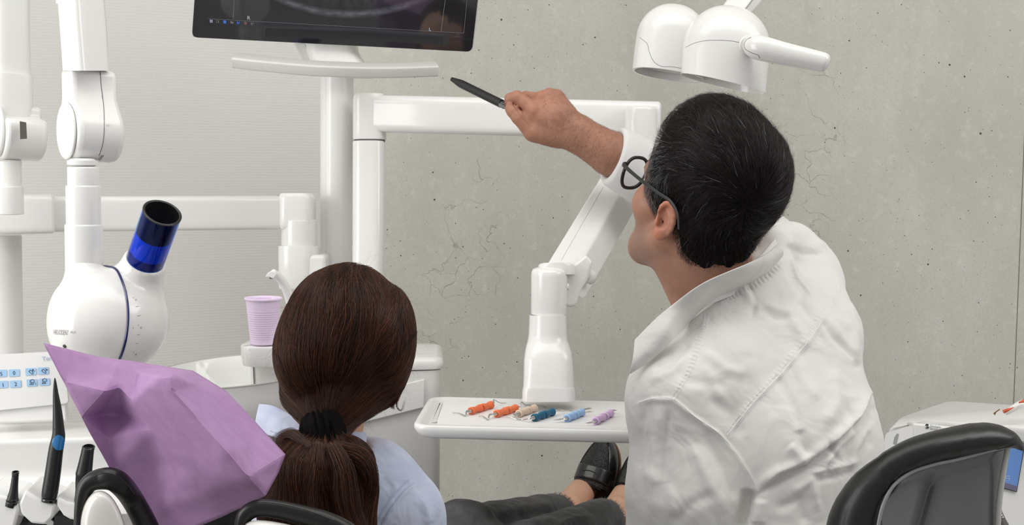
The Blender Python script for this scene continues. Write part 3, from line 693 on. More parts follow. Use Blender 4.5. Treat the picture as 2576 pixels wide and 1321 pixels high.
# ------------------------------------------------------------------ tray and instruments
ZT = PZ(1300, 1000, .0)[2]; ZT = P(1380, 1001, 2.42)[2]
tr = thing('instrument_tray', 'white plastic instrument tray with rounded corners, holding coloured hand instruments', 'tray', PZ(1380, 1050, ZT))
tl, tr_, br_, bl_ = PZ(1083, 999, ZT), PZ(1720, 1016, ZT), PZ(1730, 1089, ZT), PZ(1040, 1072, ZT)
def quadring(k, z, r=.03):
    c = [tl, tr_, br_, bl_]; m = sum(c)/4; q = []
    for p in c:
        d = p-m; L = np.linalg.norm(d[:2]); q.append(np.array((*(m+d*(1+k/L))[:2], z)))
    return rq2(q, r, 8)
MB().add(*rings([quadring(-.030, ZT-.020), quadring(-.012, ZT-.0195), quadring(-.003, ZT-.015), quadring(.0025, ZT-.006), quadring(.002, ZT-.0005), quadring(-.002, ZT+.0015), quadring(-.010, ZT+.001), quadring(-.018, ZT-.0035), quadring(-.023, ZT-.0038)])).obj('tray_body', WHITE, tr, angle=60)
ZM = ZT-.0022
mq = [PZ(*q, ZM) for q in ((1120, 1005), (1700, 1021), (1700, 1078), (1098, 1062))]
mz = ZT-.003
MB().add(*rings([rq2([p-UP*.0016 for p in mq], .008), rq2([p-UP*.0004 for p in mq], .008), rq2([p+UP*.0 for p in mq], .008)])).obj('tray_mat', mat('tray_mat', (.84, .84, .83), .45), tr)
gq = [PZ(*q, ZM) for q in ((1102, 1014), (1112, 1014), (1098, 1062), (1085, 1062))]
MB().add(*rings([rq2([p-UP*.0012 for p in gq], .004), rq2([p+UP*.0001 for p in gq], .004)])).obj('tray_groove', mat('groove_shade', (.66, .66, .64), .5), tr)  # nearly flush strip; the groove's soft shading is put into its grey colour
gr = lambda c: mat('silicone_grip', c, .6, bump=(900, .15, .0005))
def instrument(label, a, b, g0, g1, col, tipa, tipb, kind='hook'):
    """a,b handle ends in pixels; grips laid between fractions; tips are pixel polylines with heights"""
    z = ZM+.0062; A_, B_ = PZ(*a, z), PZ(*b, z); ax = nrm(B_-A_); L = np.linalg.norm(B_-A_)
    t = thing('dental_instrument', label, 'instrument', np.array((*((A_+B_)/2)[:2], ZM+.0004)), 'hand instruments on the tray')
    MB().add(*lathe([(1e-4, -.006), (.0018, -.006), (.0036, .001), (.0036, L-.001), (.0018, L+.006), (1e-4, L+.006)], A_, ax, 20)).obj('handle', STEEL, t)
    G = gr(col)
    for f0, f1 in (g0, g1):
        Lg = (f1-f0)*L; pr = [(.0034, .0008), (.0046, .0), (.0056, .0006)]
        for k in range(13):
            u = k/12; pr.append((.0056+.0007*math.cos(u*2*PI)+.00015*math.sin(u*9), .001+u*(Lg-.002)))
        pr += [(.0050, Lg-.0001), (.0034, Lg-.0006)]
        MB().add(*lathe(pr, A_+ax*f0*L, ax, 24)).obj('grip', G, t)
    for tip, E, s in ((tipa, A_, -1), (tipb, B_, 1)):
        pts = [E+ax*s*.004]+[PZ(x, y, ZM+.001+hh_) for x, y, hh_ in tip]
        if kind == 'blade':
            MB().add(*tube(pts[:2]+[pts[1]*.999+pts[-1]*.001], [.0015, .0013, .001], n=8, smooth=False)).obj('shank', STEEL, t)
            w = PZ(tip[-1][0], tip[-1][1]+5, ZM+.003)-PZ(tip[-1][0], tip[-1][1]-5, ZM+.003); w = nrm(np.cross(UP, ax))*.0035
            MB().add(*extr([pts[1]-w*.8, pts[-1]-w, pts[-1]+w+ax*s*.004, pts[1]+w*.8], UP*.0008)).obj('blade', CHROME, t, smooth=False)
        else:
            n = len(pts); MB().add(*tube(pts, [.0016-.0010*(i/(n-1)) for i in range(n)], n=8, m=5)).obj('shank', STEEL, t)
    return t
instrument('orange-gripped probe with hooked steel tips, leftmost on the tray', (1182, 1035), (1237, 1018), (.03, .48), (.55, .99), (.80, .17, .06), [(1173, 1035, .006), (1171, 1046, .001), (1155, 1040, .001), (1139, 1039, .003)], [(1243, 1016, .008), (1242, 1006, .012), (1258, 1014, .003), (1273, 1014, .001)])
instrument('orange-gripped probe with hooked steel tips, between the leftmost probe and the beige one', (1246, 1042), (1298, 1026), (.03, .52), (.58, .99), (.84, .20, .08), [(1231, 1044, .005), (1227, 1055, .001), (1214, 1047, .001), (1203, 1048, .002)], [(1309, 1021, .008), (1312, 1012, .012), (1322, 1019, .003), (1334, 1017, .001)])
instrument('hand instrument with pale beige grips, third from the left on the tray', (1302, 1042), (1347, 1026), (.04, .50), (.55, .98), (.72, .55, .43), [(1292, 1043, .006), (1297, 1050, .001), (1285, 1050, .001), (1267, 1049, .002)], [(1350, 1023, .007), (1352, 1020, .010), (1364, 1021, .003), (1374, 1025, .001)])
instrument('hand instrument with dark blue grips and a slim curved tip', (1341, 1052), (1391, 1036), (.04, .48), (.54, .99), (.012, .12, .22), [(1330, 1054, .005), (1316, 1056, .001), (1300, 1055, .001), (1286, 1050, .003)], [(1409, 1031, .007), (1420, 1032, .004), (1432, 1034, .002), (1438, 1035, .001)])
instrument('hand instrument with light blue grips and flat blade tips', (1424, 1053), (1465, 1037), (.03, .46), (.54, .99), (.32, .52, .82), [(1416, 1054, .004), (1401, 1057, .003)], [(1470, 1031, .004), (1484, 1028, .004)], 'blade')
instrument('hand instrument with lilac grips, rightmost on the tray', (1496, 1060), (1537, 1039), (.03, .50), (.62, .99), (.68, .47, .75), [(1488, 1063, .004), (1481, 1065, .003)], [(1541, 1034, .004), (1547, 1033, .004)], 'blade')

# ------------------------------------------------------------------ operating lamp
LAMPW = mat('lamp_plastic', (.68, .68, .665), .24, coat=.35)
lp = thing('operating_lamp', 'white operating lamp with two domed heads and a handle, in front of the concrete wall', 'lamp', P(1765, 120, 2.25))
def dome(D, axd, topc, wpx, dep, prof, e=2.3):
    """prof: (distance along axis in px from the top, half width factor)"""
    ax = nrm(axd); a = nrm(CR-ax*(CR@ax)); b = np.cross(ax, a); return [(topc+ax*M(h, D), a, b, M(wpx, D)*k, dep*k, e) for h, k in prof]
axd = V3(-.10, -.97, .10)
DP = [(math.pow(1-math.cos(t), 1.0)*108, math.sin(t)) for t in np.linspace(.06, PI/2, 14)]
D = 2.22; topc = P(1836, 17, D)
sec = dome(D, axd, topc, 108, .062, DP+[(130, .998), (170, .985)])
c9, a9, b9 = sec[-1][0], sec[-1][1], sec[-1][2]
R = [ringp(c, a, b, ra, rb, e, 64) for c, a, b, ra, rb, e in sec]
pc = P(1820, 213, D); pn = nrm(np.cross(P(1918, 233, D)-P(1725, 186, D), V3(.1, -.10, 1.0)))
def cutring(k=1.0, off=0):                      # last ring cut obliquely, open bottom
    out = []
    for p in ringp(c9, a9, b9, sec[-1][3]*k, sec[-1][4]*k, 2.3, 64):
        ax = nrm(axd); t = np.dot(pc-p, pn)/np.dot(ax, pn); out.append(p+ax*(t+off))
    return out
MB().add(*rings(R+[cutring(), cutring(.985), cutring(.93, -.012)], True, True)).obj('lamp_head', LAMPW, lp)
D2 = 2.29; topc2 = P(1697, 13, D2); axd2 = V3(-.10, -.95, .10)
sec2 = dome(D2, axd2, topc2, 88, .058, [((1-math.cos(t))*88, math.sin(t)) for t in np.linspace(.06, PI/2, 14)]+[(130, 1.02), (150, 1.02)])
R = [ringp(c, a, b, ra, rb, e, 64) for c, a, b, ra, rb, e in sec2]
c8, a8, b8 = sec2[-1][:3]; pc2 = P(1680, 192, D2); pn2 = nrm(np.cross(P(1765, 206, D2)-P(1597, 178, D2), V3(0, .0, 1.0)))
def cut2(k, off=0):
    out = []
    for p in ringp(c8, a8, b8, sec2[-1][3]*k, sec2[-1][4]*k, 2.3, 64):
        ax = nrm(axd2); t = np.dot(pc2-p, pn2)/np.dot(ax, pn2); out.append(p+ax*(t+off))
    return out
MB().add(*rings(R+[cut2(1), cut2(.93), cut2(.90, -.02), cut2(.85, -.05)], True, True)).obj('lamp_head', LAMPW, lp)
l1, l2 = bpy.data.objects['lamp_head'], bpy.data.objects['lamp_head.001']
MB().add(*rings([cut2(.90, -.016), cut2(.90, -.012)])).obj('lamp_lens', mat('lens', (.7, .7, .69), .12, coat=1), lp)
MB().add(*line_on(l1, [(1725, 119), (1745, 109), (1770, 103), (1800, 101), (1840, 103), (1868, 109)], .00035)).obj('shell_seam', SEAM, l1)
MB().add(*line_on(l2, [(1610, 95), (1628, 110), (1633, 130), (1645, 155), (1665, 167), (1690, 168), (1720, 173)], .00035)).obj('shell_seam', SEAM, l2)
MB().add(*tube([P(1715, 95, 2.28), P(1745, 100, 2.25), P(1790, 105, 2.22)], [M(20, 2.25)]*3, n=32)).obj('swivel_bridge', LAMPW, lp)
# handle on the front
ph = [P(1882, 113, 2.155), P(1905, 119, 2.13), P(1980, 137, 2.115), P(2060, 154, 2.105), P(2078, 158, 2.103), P(2085, 160, 2.102)]
MB().add(*tube(ph, [M(20, 2.12), M(31, 2.12), M(28.5, 2.12), M(25, 2.12), M(22, 2.12), M(13, 2.12)], n=36, flat=.85)).obj('handle', LAMPW, lp)
MB().add(*tube([P(1860, 122, 2.20), P(1885, 116, 2.150)], [M(48, 2.16), M(24, 2.16)], n=36, smooth=False)).obj('handle_boss', LAMPW, lp)
hd = [o for o in lp.children if o.name.startswith('handle') and 'boss' not in o.name][0]
MB().add(*line_on(hd, [(1890, 94), (1878, 100), (1872, 112), (1876, 124), (1892, 133), (1907, 139), (1911, 146)], .0005)).obj('handle_seam', SEAM, lp)
up_ = nrm(V3(.5, .86, 0)); a_ = nrm(V3(.86, -.5, .3))
MB().add(*extr([P(1800, 40, 2.27), P(1862, 40, 2.25), P(1975, -110, 2.30), P(1915, -120, 2.32)], CF*.02)).obj('lamp_arm', LAMPW, lp, bevel=.004, angle=30)
q_ = P(1948, -105, 2.32); MB().add(*tube([q_, q_+np.array((.10, .10, .16)), q_+np.array((.12, .12, .30)), np.array((q_[0]+.12, q_[1]+.12, 2.75))], .022, n=20)).obj('ceiling_pole', LAMPW, lp)
MB().add(*extr([P(1862, 40, 2.26), P(1884, 40, 2.27), P(2010, -100, 2.32), P(1978, -110, 2.30)], CF*.035)).obj('arm_side', LAMPW, lp, bevel=.003, angle=30)

# ------------------------------------------------------------------ spittoon cabinet, bowl, cup holder, spout
cb = thing('spittoon_unit', 'white spittoon cabinet with glass bowl, cup stand and water spout, behind the woman', 'spittoon', P(900, 1400, 2.55)*np.array((1, 1, 0)))
D = 2.5
zt = P(1060, 915, D)[2]
def cabring(z, k=0.0):
    q = [P(690, 900, 2.62), P(1106, 905, 2.62), P(1109, 915, 2.44), P(690, 915, 2.36)]
    q = [np.array((p[0], p[1], z)) for p in q]; m = sum(q)/4
    return rq2([p+nrm(p-m)*k for p in q], .018, 6)
z0 = P(1060, 1321, 2.4)[2]-.45
MB().add(*rings([cabring(.08), cabring(zt-.002)])).obj('cabinet_body', WHITE2, cb, angle=50)
zt2 = P(1060, 886, 2.5)[2]
MB().add(*rings([cabring(zt, .004), cabring(zt+.003, .006), cabring(zt2-.010, .006), cabring(zt2-.003, .003), cabring(zt2, -.006)])).obj('cabinet_top', WHITE, cb, angle=50)
MB().add(*extr([P(870, 1002, 2.40), P(1068, 953, 2.437), P(1068, 1025, 2.437), P(870, 1074, 2.40)], -CF*.006)).obj('cabinet_door', WHITE2, cb, bevel=.002, angle=30)
MB().add(*extr([P(868, 1000, 2.405), P(1070, 950, 2.442), P(1070, 1028, 2.442), P(868, 1078, 2.405)], -CF*.003)).obj('door_gap', SEAM, cb)
# bowl
bcn = P(590, 935, 2.42); FROST = mat('pale_glass_bowl', (.93, .935, .92), .12, trans=.30, ior=1.2, coat=.6)
rx, ry = M(222, 2.42), .19
tilt = nrm(UP+V3(-.0, 0, .0)); a1 = nrm(V3(1, .10, .0)); a1 = nrm(a1-UP*(a1@UP)*.35); b1v = nrm(np.cross(a1, UP)); up2 = nrm(np.cross(b1v, a1)); up2 = up2 if up2[2] > 0 else -up2
pr = [(1.0, 0), (1.006, .002), (.997, .003), (.985, .0), (.97, -.02), (.90, -.055), (.75, -.085), (.5, -.10), (.2, -.105), (.01, -.106)]
out_ = [(.01, -.110), (.2, -.109), (.52, -.105), (.77, -.09), (.92, -.06), (.985, -.022), (1.0, 0)]
MB().add(*rings([ringp(bcn+up2*h, a1, b1v, rx*k, ry*k, 2.2, 72) for k, h in out_+pr[1:]])).obj('bowl', FROST, cb)
MB().add(*tube([p for p in ringp(bcn+up2*.002, a1, b1v, rx*1.0, ry*1.0, 2.2, 72)]+[ringp(bcn+up2*.002, a1, b1v, rx, ry, 2.2, 72)[0]], .0016, n=6, smooth=False, cap=False)).obj('bowl_rim', mat('rim', (.45, .45, .42), .2), bpy.data.objects['bowl'])
# stand under bowl
MB().add(*loft([(P(600, y, 2.45), CR, -CF, M(w, 2.45), .08, 2.5) for y, w in ((1330, 120), (1150, 100), (1075, 120), (1040, 60))])).obj('bowl_stand', WHITE, cb)
# cup holder
ch = cb
D = 2.36
c0 = [(600, 905), (598, 880), (600, 862)]
zc0, zc1 = P(645, 918, D)[2], P(645, 868, D)[2]
def blk(z, k):
    q = [PZ(601, 868, z)*0+np.array((*P(601, 868, D)[:2], z)), np.array((*P(640, 868, D+.10)[:2], z)), np.array((*P(760, 868, D+.10)[:2], z)), np.array((*P(760, 868, D-.02)[:2], z)), np.array((*P(618, 868, D-.035)[:2], z))]
    m = sum(q)/5; return rq2([m+(p-m)*k for p in q], .02, 6)
MB().add(*rings([blk(zc0, .93), blk(zc0+.004, .965), blk(zc1-.004, 1.0), blk(zc1-.001, .985), blk(zc1, .95)])).obj('holder_block', WHITE, ch)
zb_ = P(640, 955, D)[2]
MB().add(*rings([ [p*np.array((1,1,0))+UP*(zb_-.02) for p in blk(zb_, .62)], [p*np.array((1,1,0))+UP*(zc0+.002) for p in blk(zc0, .66)]])).obj('holder_stem', WHITE, ch)
MB().add(*tube([P(x, y, d) for x, y, d in ((742, 870, 2.44), (739, 800, 2.44), (731, 760, 2.44), (716, 718, 2.43), (700, 697, 2.42), (686, 688, 2.41))], [M(16, 2.4), M(14.5, 2.4), M(13.5, 2.4), M(12.5, 2.4), M(12, 2.4), M(12, 2.4)], n=28, flat=.9)).obj('water_spout', WHITE, ch)
v, f = extr([P(667, 697, 2.395), P(674, 686, 2.395), P(684, 681, 2.395), P(693, 684, 2.395), P(697, 690, 2.395), P(688, 702, 2.395), P(679, 698, 2.395)], CF*.022); MB().add(v, f).obj('spout_tip', WHITE, ch, bevel=.0015, angle=30)
MB().add(*lathe([(1e-4, -.001), (.003, -.001), (.003, .003), (1e-4, .003)], P(682, 700, 2.40), UP, 14)).obj('spout_hole', SEAM, ch)
# drinking cup
LIL = mat('lilac_plastic', (.84, .69, .90), .28, coat=.2, sss=0)
cu = thing('drinking_cup', 'lilac ribbed plastic cup standing beside the water spout', 'cup', np.array((*P(663, 862, D)[:2], zc1+.001)))
cz = np.array((*P(663, 862, D)[:2], zc1+.0015)); H = P(661, 750, D)[2]-cz[2]; r0, r1c = M(33, D), M(47, D)
pr = [(1e-4, 0), (r0*.9, 0), (r0, .002)]
for k in range(60):
    u = k/59; rr = r0+(r1c*.93-r0)*u; rb = .00045*math.sin(u*2*PI*19) if .06 < u < .76 else 0
    pr.append((rr+rb, .003+u*(H-.006)))
pr += [(r1c*.985, H-.0025), (r1c*1.01, H-.001), (r1c*1.01, H+.001), (r1c*.98, H+.0018), (r1c*.92, H)]
for k in range(12):
    u = 1-k/11; pr.append((r0+(r1c*.93-r0)*u-.0012, .003+u*(H-.006)))
pr += [(r0*.9, .002), (1e-4, .002)]
MB().add(*lathe(pr, cz, UP, 72)).obj('cup_body', LIL, cu, angle=180)
# ------------------------------------------------------------------ control panel at the left
D = 2.16
NP = nrm(V3(.05, .22, 1.0)); PQ = P(60, 960, D)
def pp(x, y, off=0): return PPL(x, y, PQ, NP)+NP*off
cp = thing('control_panel', 'white touch panel with light blue keys, at the left edge behind the handpieces', 'control panel', P(60, 1080, 2.2))
pc_ = [pp(-90, 1041), pp(172, 1014), pp(158, 883), pp(-90, 897)]
g = rq(pc_, .006); cen = sum(g)/len(g)
PWH = mat('panel_white', (.78, .78, .78), .3, coat=.3)
MB().add(*rings([[p for p in g], [cen+(p-cen)*1.004-NP*.0015 for p in g], [p-NP*.008 for p in g]])).obj('panel_plate', PWH, cp, angle=40)
MB().add(*extr([pp(-80, 1066, -.006), pp(166, 1058, -.006), pp(160, 920, -.006), pp(-80, 920, -.006)], -NP*.014)).obj('panel_back', WHITE2, cp, bevel=.003, angle=30)
ub, ur = nrm(pp(158, 883)-pp(172, 1014)), nrm(pp(172, 1014)-pp(-90, 1041))
KEY = mat('light_blue_key', (.36, .56, .80), .35); INK = mat('dark_ink', (.02, .03, .06), .5); INKB = mat('pale_blue_ink', (.35, .42, .62), .5)
def key(x0, y0, x1, y1):
    w = [pp(x0, y1+.0, .0003), pp(x1, y1-(x1-x0)*.05, .0003), pp(x1-1, y0-(x1-x0)*.04, .0003), pp(x0-1, y0, .0003)]
    q = rq(w, .0016, 3); return MB().add(*rings([q, [p+NP*.0007 for p in q]])).obj('key', KEY, cp, smooth=False)
kx = {}
for nm, x0, y0, x1, y1 in (('S', -8, 931, 18, 949), ('0', 23, 930, 50, 948), ('u', 65, 927, 92, 945), ('d', 96, 925, 123, 943), ('1', -6, 959, 21, 977), ('2', 26, 958, 54, 976), ('c', 68, 955, 95, 973), ('l', 99, 953, 126, 971)):
    kx[nm] = key(x0, y0, x1, y1)
ro = nrm(ur)
def T(s, x, y, h, m, par, sq=1.0):
    MB().add(*text_plane(s, pp(x, y, .0013), ro, ub, M(h, D), sq)).obj('lettering', m, par, smooth=False)
T('S', 1, 946, 9.5, INK, kx['S']); T('0', 33, 944, 10, INK, kx['0'], .95); T('1', 5, 974, 10, INK, kx['1']); T('2', 37, 972, 10, INK, kx['2'], .95); T('Teneo', 106, 909, 11.5, INKB, cp, 1.05)
def glyph(strokes, par, r=.0004):
    b = MB()
    for s in strokes: b.add(*tube([pp(x, y, .0013) for x, y in s], r, n=6, smooth=False))
    b.obj('symbol', INK, par)
glyph([[(73, 935), (77, 931), (81, 934), (84, 939), (83, 942), (79, 940), (73, 935)], [(87, 935), (82, 930)], [(82, 933), (82, 930), (85, 930)]], kx['u'])
glyph([[(105, 933), (109, 929), (113, 932), (116, 937), (115, 940), (111, 938), (105, 933)], [(114, 927), (119, 932)], [(116, 932), (119, 932), (119, 929)]], kx['d'])
for dx, dy, k in ((0, 0, 'c'), (31, -2.5, 'l')):
    glyph([[(76+dx, 962+dy), (77+dx, 957+dy), (82+dx, 955+dy), (86+dx, 957+dy), (87+dx, 962+dy), (76+dx, 962+dy)], [(78+dx, 964+dy), (75+dx, 969+dy)], [(81+dx, 964+dy), (79+dx, 969+dy)], [(84+dx, 964+dy), (83+dx, 969+dy)]], kx[k])
T('C', 88, 969, 5.5, INK, kx['c'])
# body below with the handpiece holders
hb = thing('handpiece_holder', 'white curved holder block for the black handpieces, lower left corner', 'holder', P(100, 1330, 2.0))
secs = []
for y, d, k in ((1058, 2.22, 1), (1075, 2.17, 1), (1092, 2.13, 1), (1103, 2.115, 1), (1125, 2.12, 1), (1180, 2.13, 1), (1240, 2.09, 1), (1285, 2.03, 1)):
    secs.append([P(-120, y+22-(0 if y > 1110 else 8), d), P(330, y-18, d)])
v = [p for s in secs for p in s]; v += [P(330, 1290, 2.30), P(-120, 1310, 2.30), P(330, 1040, 2.30), P(-120, 1078, 2.30)]
n = len(secs); prof_l = [s[0] for s in secs]+[P(-120, 1340, 2.06), P(-120, 1340, 2.30), P(-120, 1078, 2.30)]
shift = P(335, 1030, 2.12)-P(-120, 1078, 2.12)
shift = shift-UP*shift[2]+UP*.012
pl = spline(prof_l[:n], 5)+prof_l[n:]
MB().add(*extr(pl, shift)).obj('holder_body', WHITE, hb, angle=30, bevel=.003)
def cradle(x0, x1, y0, y1, y2):                 # faceted white lug
    d = 1.97; a = [P(x0-8, y0, d+.07), P(x1-10, y0+2, d+.07), P(x1+22, y1-2, d), P(x1+12, y2, d+.01), P(x0+26, y2+2, d+.01), P(x0-14, y1+12, d)]
    v = a+[p+CF*.07-UP*.02 for p in a]
    MB().add(*extr([P(x0-2, y0, d+.08), P(x1, y0, d+.08), P(x1+14, y1, d), P(x1+4, y2, d+.004), P(x0+18, y2+4, d+.004), P(x0-16, y1+6, d)], V3(0, -.02, -.05))).obj('cradle', WHITE, hb, bevel=.003, angle=30)
for (poly) in ([(-40, 1240), (40, 1254), (48, 1283), (38, 1321), (28, 1345), (-40, 1345)], [(62, 1233), (92, 1252), (140, 1268), (134, 1302), (114, 1322), (78, 1318), (52, 1294), (46, 1268)], [(142, 1248), (165, 1262), (200, 1268), (210, 1300), (196, 1312), (175, 1308), (158, 1298), (141, 1272)]):
    MB().add(*extr([P(x, y, 1.955) for x, y in poly], V3(0, .012, -.07))).obj('cradle', WHITE, hb, bevel=.004, angle=30)
for poly in ([(40, 1285), (60, 1300), (120, 1322), (140, 1330), (60, 1340), (36, 1340)], [(140, 1275), (165, 1300), (200, 1312), (200, 1340), (130, 1340)]):
    MB().add(*extr([P(x, y, 1.99) for x, y in poly], V3(0, 0, -.05))).obj('under_socket', BLACKG, hb, bevel=.002, angle=30)
def bar(name, label, cat, pts, rad, m=BLACKP, hole=0, n=36, group=None):
    t = thing(name, label, cat, pts[0]); v, f = tube(pts, rad, n=n, m=8); MB().add(v, f).obj('body', m, t, angle=50); return t
D = 1.96
t = bar('suction_handpiece', 'short black tapered suction nozzle, leftmost of the handpieces', 'handpiece', [P(x, y, D) for x, y in ((26, 1275), (30, 1262), (34, 1240), (36, 1222), (39, 1193))], [M(r, D) for r in (14, 15, 11.5, 9.5, 8)])
for y, r in ((1266, 16), (1258, 16), (1196, 8.6)): MB().add(*lathe(rnd(M(r, D), -.002, .002, .0008), P(31 if y > 1250 else 38.6, y, D), UP, 30)).obj('ring', BLACKG, t)
MB().add(*lathe([(M(9, D), -.002), (M(9, D), .001), (M(6.5, D), .001), (M(5.5, D), -.004), (1e-4, -.004)], P(39, 1189, D), nrm(V3(.05, .93, .3)), 30, cap0=False)).obj('nozzle_lip', BLACKG, t)
t = bar('scaler_handpiece', 'long black handpiece with a slim pointed tip and a round blue button', 'handpiece', [P(x, y, D) for x, y in ((123, 1252), (126, 1235), (133, 1190), (141, 1130), (147, 1100), (147, 1078), (144, 1030), (140, 990), (138.5, 962), (138, 951))], [M(r, D) for r in (18.5, 20, 19.5, 18, 16.5, 14.5, 11, 7, 3.5, 1.2)])
sb = [c for c in t.children][0]
MB().add(*lathe(rnd(M(19.5, D), -.004, .001, .001), P(124, 1256, D), nrm(V3(.15, 1, 0)), 30)).obj('base_ring', BLACKG, t)
hb_ = hit(sb, 147, 1115)
a_, b_ = frame(hb_[1]); R_ = M(17, D)
BB = mat('blue_button', (.02, .17, .42), .3, coat=.5); bbv = []
for rr in (0.02, .35, .7, .95, 1.0):
    ring = []
    for k in range(28):
        th = 2*PI*k/28; q = hit(sb, 147.5+16*rr*math.cos(th)*1.0, 1114+20*rr*math.sin(th), .0009*(1 if rr < .97 else -1)); 
        ring.append(q[0] if q and abs(topx(q[0])[2]-1.95) < .03 else P(147.5+15*rr*math.cos(th), 1114+20*rr*math.sin(th), D-.002))
    bbv.append(ring)
MB().add(*rings(bbv, True, False)).obj('button', BB, t)
MB().add(*line_on(sb, [(131, 1078), (146, 1080), (160, 1077)], .0003)).obj('seam', BLACKG, t)
t = bar('suction_handpiece', 'thicker black suction nozzle half hidden by the headrest, right of the blue-buttoned handpiece', 'handpiece', [P(x, y, D) for x, y in ((204, 1262), (206, 1235), (205, 1212), (210, 1196), (213, 1180), (218, 1150), (222, 1126))], [M(r, D) for r in (17, 16, 15, 20, 19, 16.5, 15)])
MB().add(*lathe([(M(15, D), -.003), (M(16, D), .001), (M(12.5, D), .002), (M(11, D), -.012), (1e-4, -.012)], P(222.5, 1126, D), nrm(V3(.08, .9, .33)), 34, cap0=False)).obj('nozzle_lip', BLACKG, t)

# ------------------------------------------------------------------ unit at the right edge
CA = thing('acquisition_unit', 'white imaging cart with a blue screen, behind the stool at the right edge', 'imaging unit', P(2420, 1400, 2.35)*np.array((1, 1, 0)))
def ct(pix, zoff=0): return [P(x, y, d)+UP*zoff for x, y, d in pix]
# top lid outline (back left, back right, front right, front left)
zl = .915; lid = [PZ(x, y, zl) for x, y in ((2262, 1052), (2385, 1010), (2700, 1030), (2720, 1092), (2330, 1060), (2230, 1084))]
low = [np.array((p[0], p[1], p[2]-.03)) for p in lid]; cen = sum(lid)/6
MB().add(*rings([rq2([cen+(p-cen)*.99 for p in [q-UP*.020 for q in lid]], .02), rq2([q-UP*.006 for q in lid], .02), rq2([cen+(p-cen)*.985 for p in lid], .02), rq2([cen+(p-cen)*.96+UP*.002 for p in lid], .02)])).obj('top_lid', WHITE, CA, angle=50)
front = ct([(2222, 1090, 2.34), (2380, 1086, 2.285), (2600, 1112, 2.30), (2600, 1560, 2.22), (2215, 1560, 2.30)])
bq = [lid[0]+np.array((.01, -.01, 0)), lid[1]+np.array((.01, -.01, 0)), lid[2]-np.array((.01, .01, 0)), P(2715, 1100, 2.36), P(2290, 1100, 2.30)]
bodyv = [np.array((p[0], p[1], z)) for z in (.1, zl-.008) for p in rq2(bq, .015)]
n = len(bodyv)//2
MB().add(*rings([bodyv[:n], bodyv[n:]])).obj('cart_body', WHITE2, CA, angle=50)
NF = nrm(V3(.10, .06, 1)); FQ = P(2500, 1180, 2.27)
def fp(x, y, off=0): return PPL(x, y, FQ, NF)+NF*off
MB().add(*extr([fp(2296, 1064), fp(2620, 1096), fp(2600, 1420), fp(2290, 1420)], -NF*.03)).obj('front_fascia', WHITE, CA, bevel=.004, angle=30)
MB().add(*extr([fp(2522, 1112, .001), fp(2577, 1116, .001), fp(2556, 1238, .001), fp(2495, 1222, .001)], NF*.002)).obj('screen_frame', mat('dark_frame', (.05, .05, .06), .3), CA, smooth=False)
cs = mesh_obj('touch_screen', [fp(2490, 1213, .0035), fp(2555, 1232, .0035), fp(2574, 1117, .0035), fp(2524, 1113, .0035)], [(0, 1, 2, 3)], mat('blue_screen', (.05, .08, .15), .15, emis=((.10, .22, .52), .62)), CA, smooth=False)
mesh_obj('screen_bar', [fp(2490, 1217, .0037), fp(2554, 1236, .0037), fp(2557, 1223, .0037), fp(2493, 1204, .0037)], [(0, 1, 2, 3)], mat('screen_bar', (.05, .05, .08), .2, emis=((.08, .08, .12), .8)), cs, smooth=False)
IW = mat('screen_icon', (.1, .1, .12), .3, emis=((.35, .38, .5), .7))
for x, y in ((2532, 1203), (2527, 1150)):
    b = MB(); s = .0034; o = fp(x, y, .004); e1 = nrm(fp(x+10, y, .004)-o); e2 = UP
    for (ax_, ay, w, h) in ((0, 0, 1.3, .12), (0, 1.1, 1.3, .12), (0, -1.1, 1.3, .12), (-.8, .5, .1, .6), (.8, -.5, .1, .6)):
        b.add([o+e1*(ax_-w)*s+e2*(ay-h)*s, o+e1*(ax_+w)*s+e2*(ay-h)*s, o+e1*(ax_+w)*s+e2*(ay+h)*s, o+e1*(ax_-w)*s+e2*(ay+h)*s], [(0, 1, 2, 3)])
    b.obj('screen_icon', IW, cs, smooth=False)
# left cheek with grip recess
ck_ = MB().add(*rings([rq2(ct([(2226, 1090, 2.195), (2298, 1068, 2.262), (2294, 1400, 2.262), (2214, 1400, 2.195)]), .012), rq2(ct([(2226, 1090, 2.215), (2298, 1068, 2.285), (2294, 1400, 2.285), (2214, 1400, 2.215)]), .012)])).obj('side_cheek', WHITE, CA, angle=40)
q = hit(ck_, 2256, 1105)
MB().add(*extr([hit(ck_, x, y, .0006)[0] for x, y in ((2247, 1117), (2250, 1100), (2256, 1091), (2261, 1092), (2258, 1106), (2255, 1119))], CF*.004)).obj('grip_recess', mat('recess_grey', (.34, .34, .32), .5), CA)
def TF(s, x, y, h, m, sq=.95, sh=0):
    v, f = text_mesh(s); k = M(h, 2.27)/.7; ex_ = nrm(fp(2400, 1090)-fp(2300, 1080)); o = fp(x, y, .0008)
    MB().add([o+ex_*(a*k*sq)+UP*b*k for a, b, c in v], f).obj('lettering', m, CA, smooth=False)
DG = mat('dark_grey_print', (.05, .05, .05), .5)
TF('Dentsply', 2339, 1074, 5.5, DG, 1.0); TF('Sirona', 2339, 1081, 5.5, DG, 1.0)
lg = MB()
for poly in ([(2327, 1069), (2330, 1066), (2335, 1067), (2336, 1070), (2334, 1072), (2328, 1071)], [(2330, 1073), (2336, 1073.5), (2337, 1076), (2334, 1079), (2328, 1077.5), (2327, 1075.5), (2331, 1076)]):
    lg.add([fp(x, y, .0009) for x, y in poly], [tuple(range(len(poly)))])
lg.obj('logo', DG, CA, smooth=False)
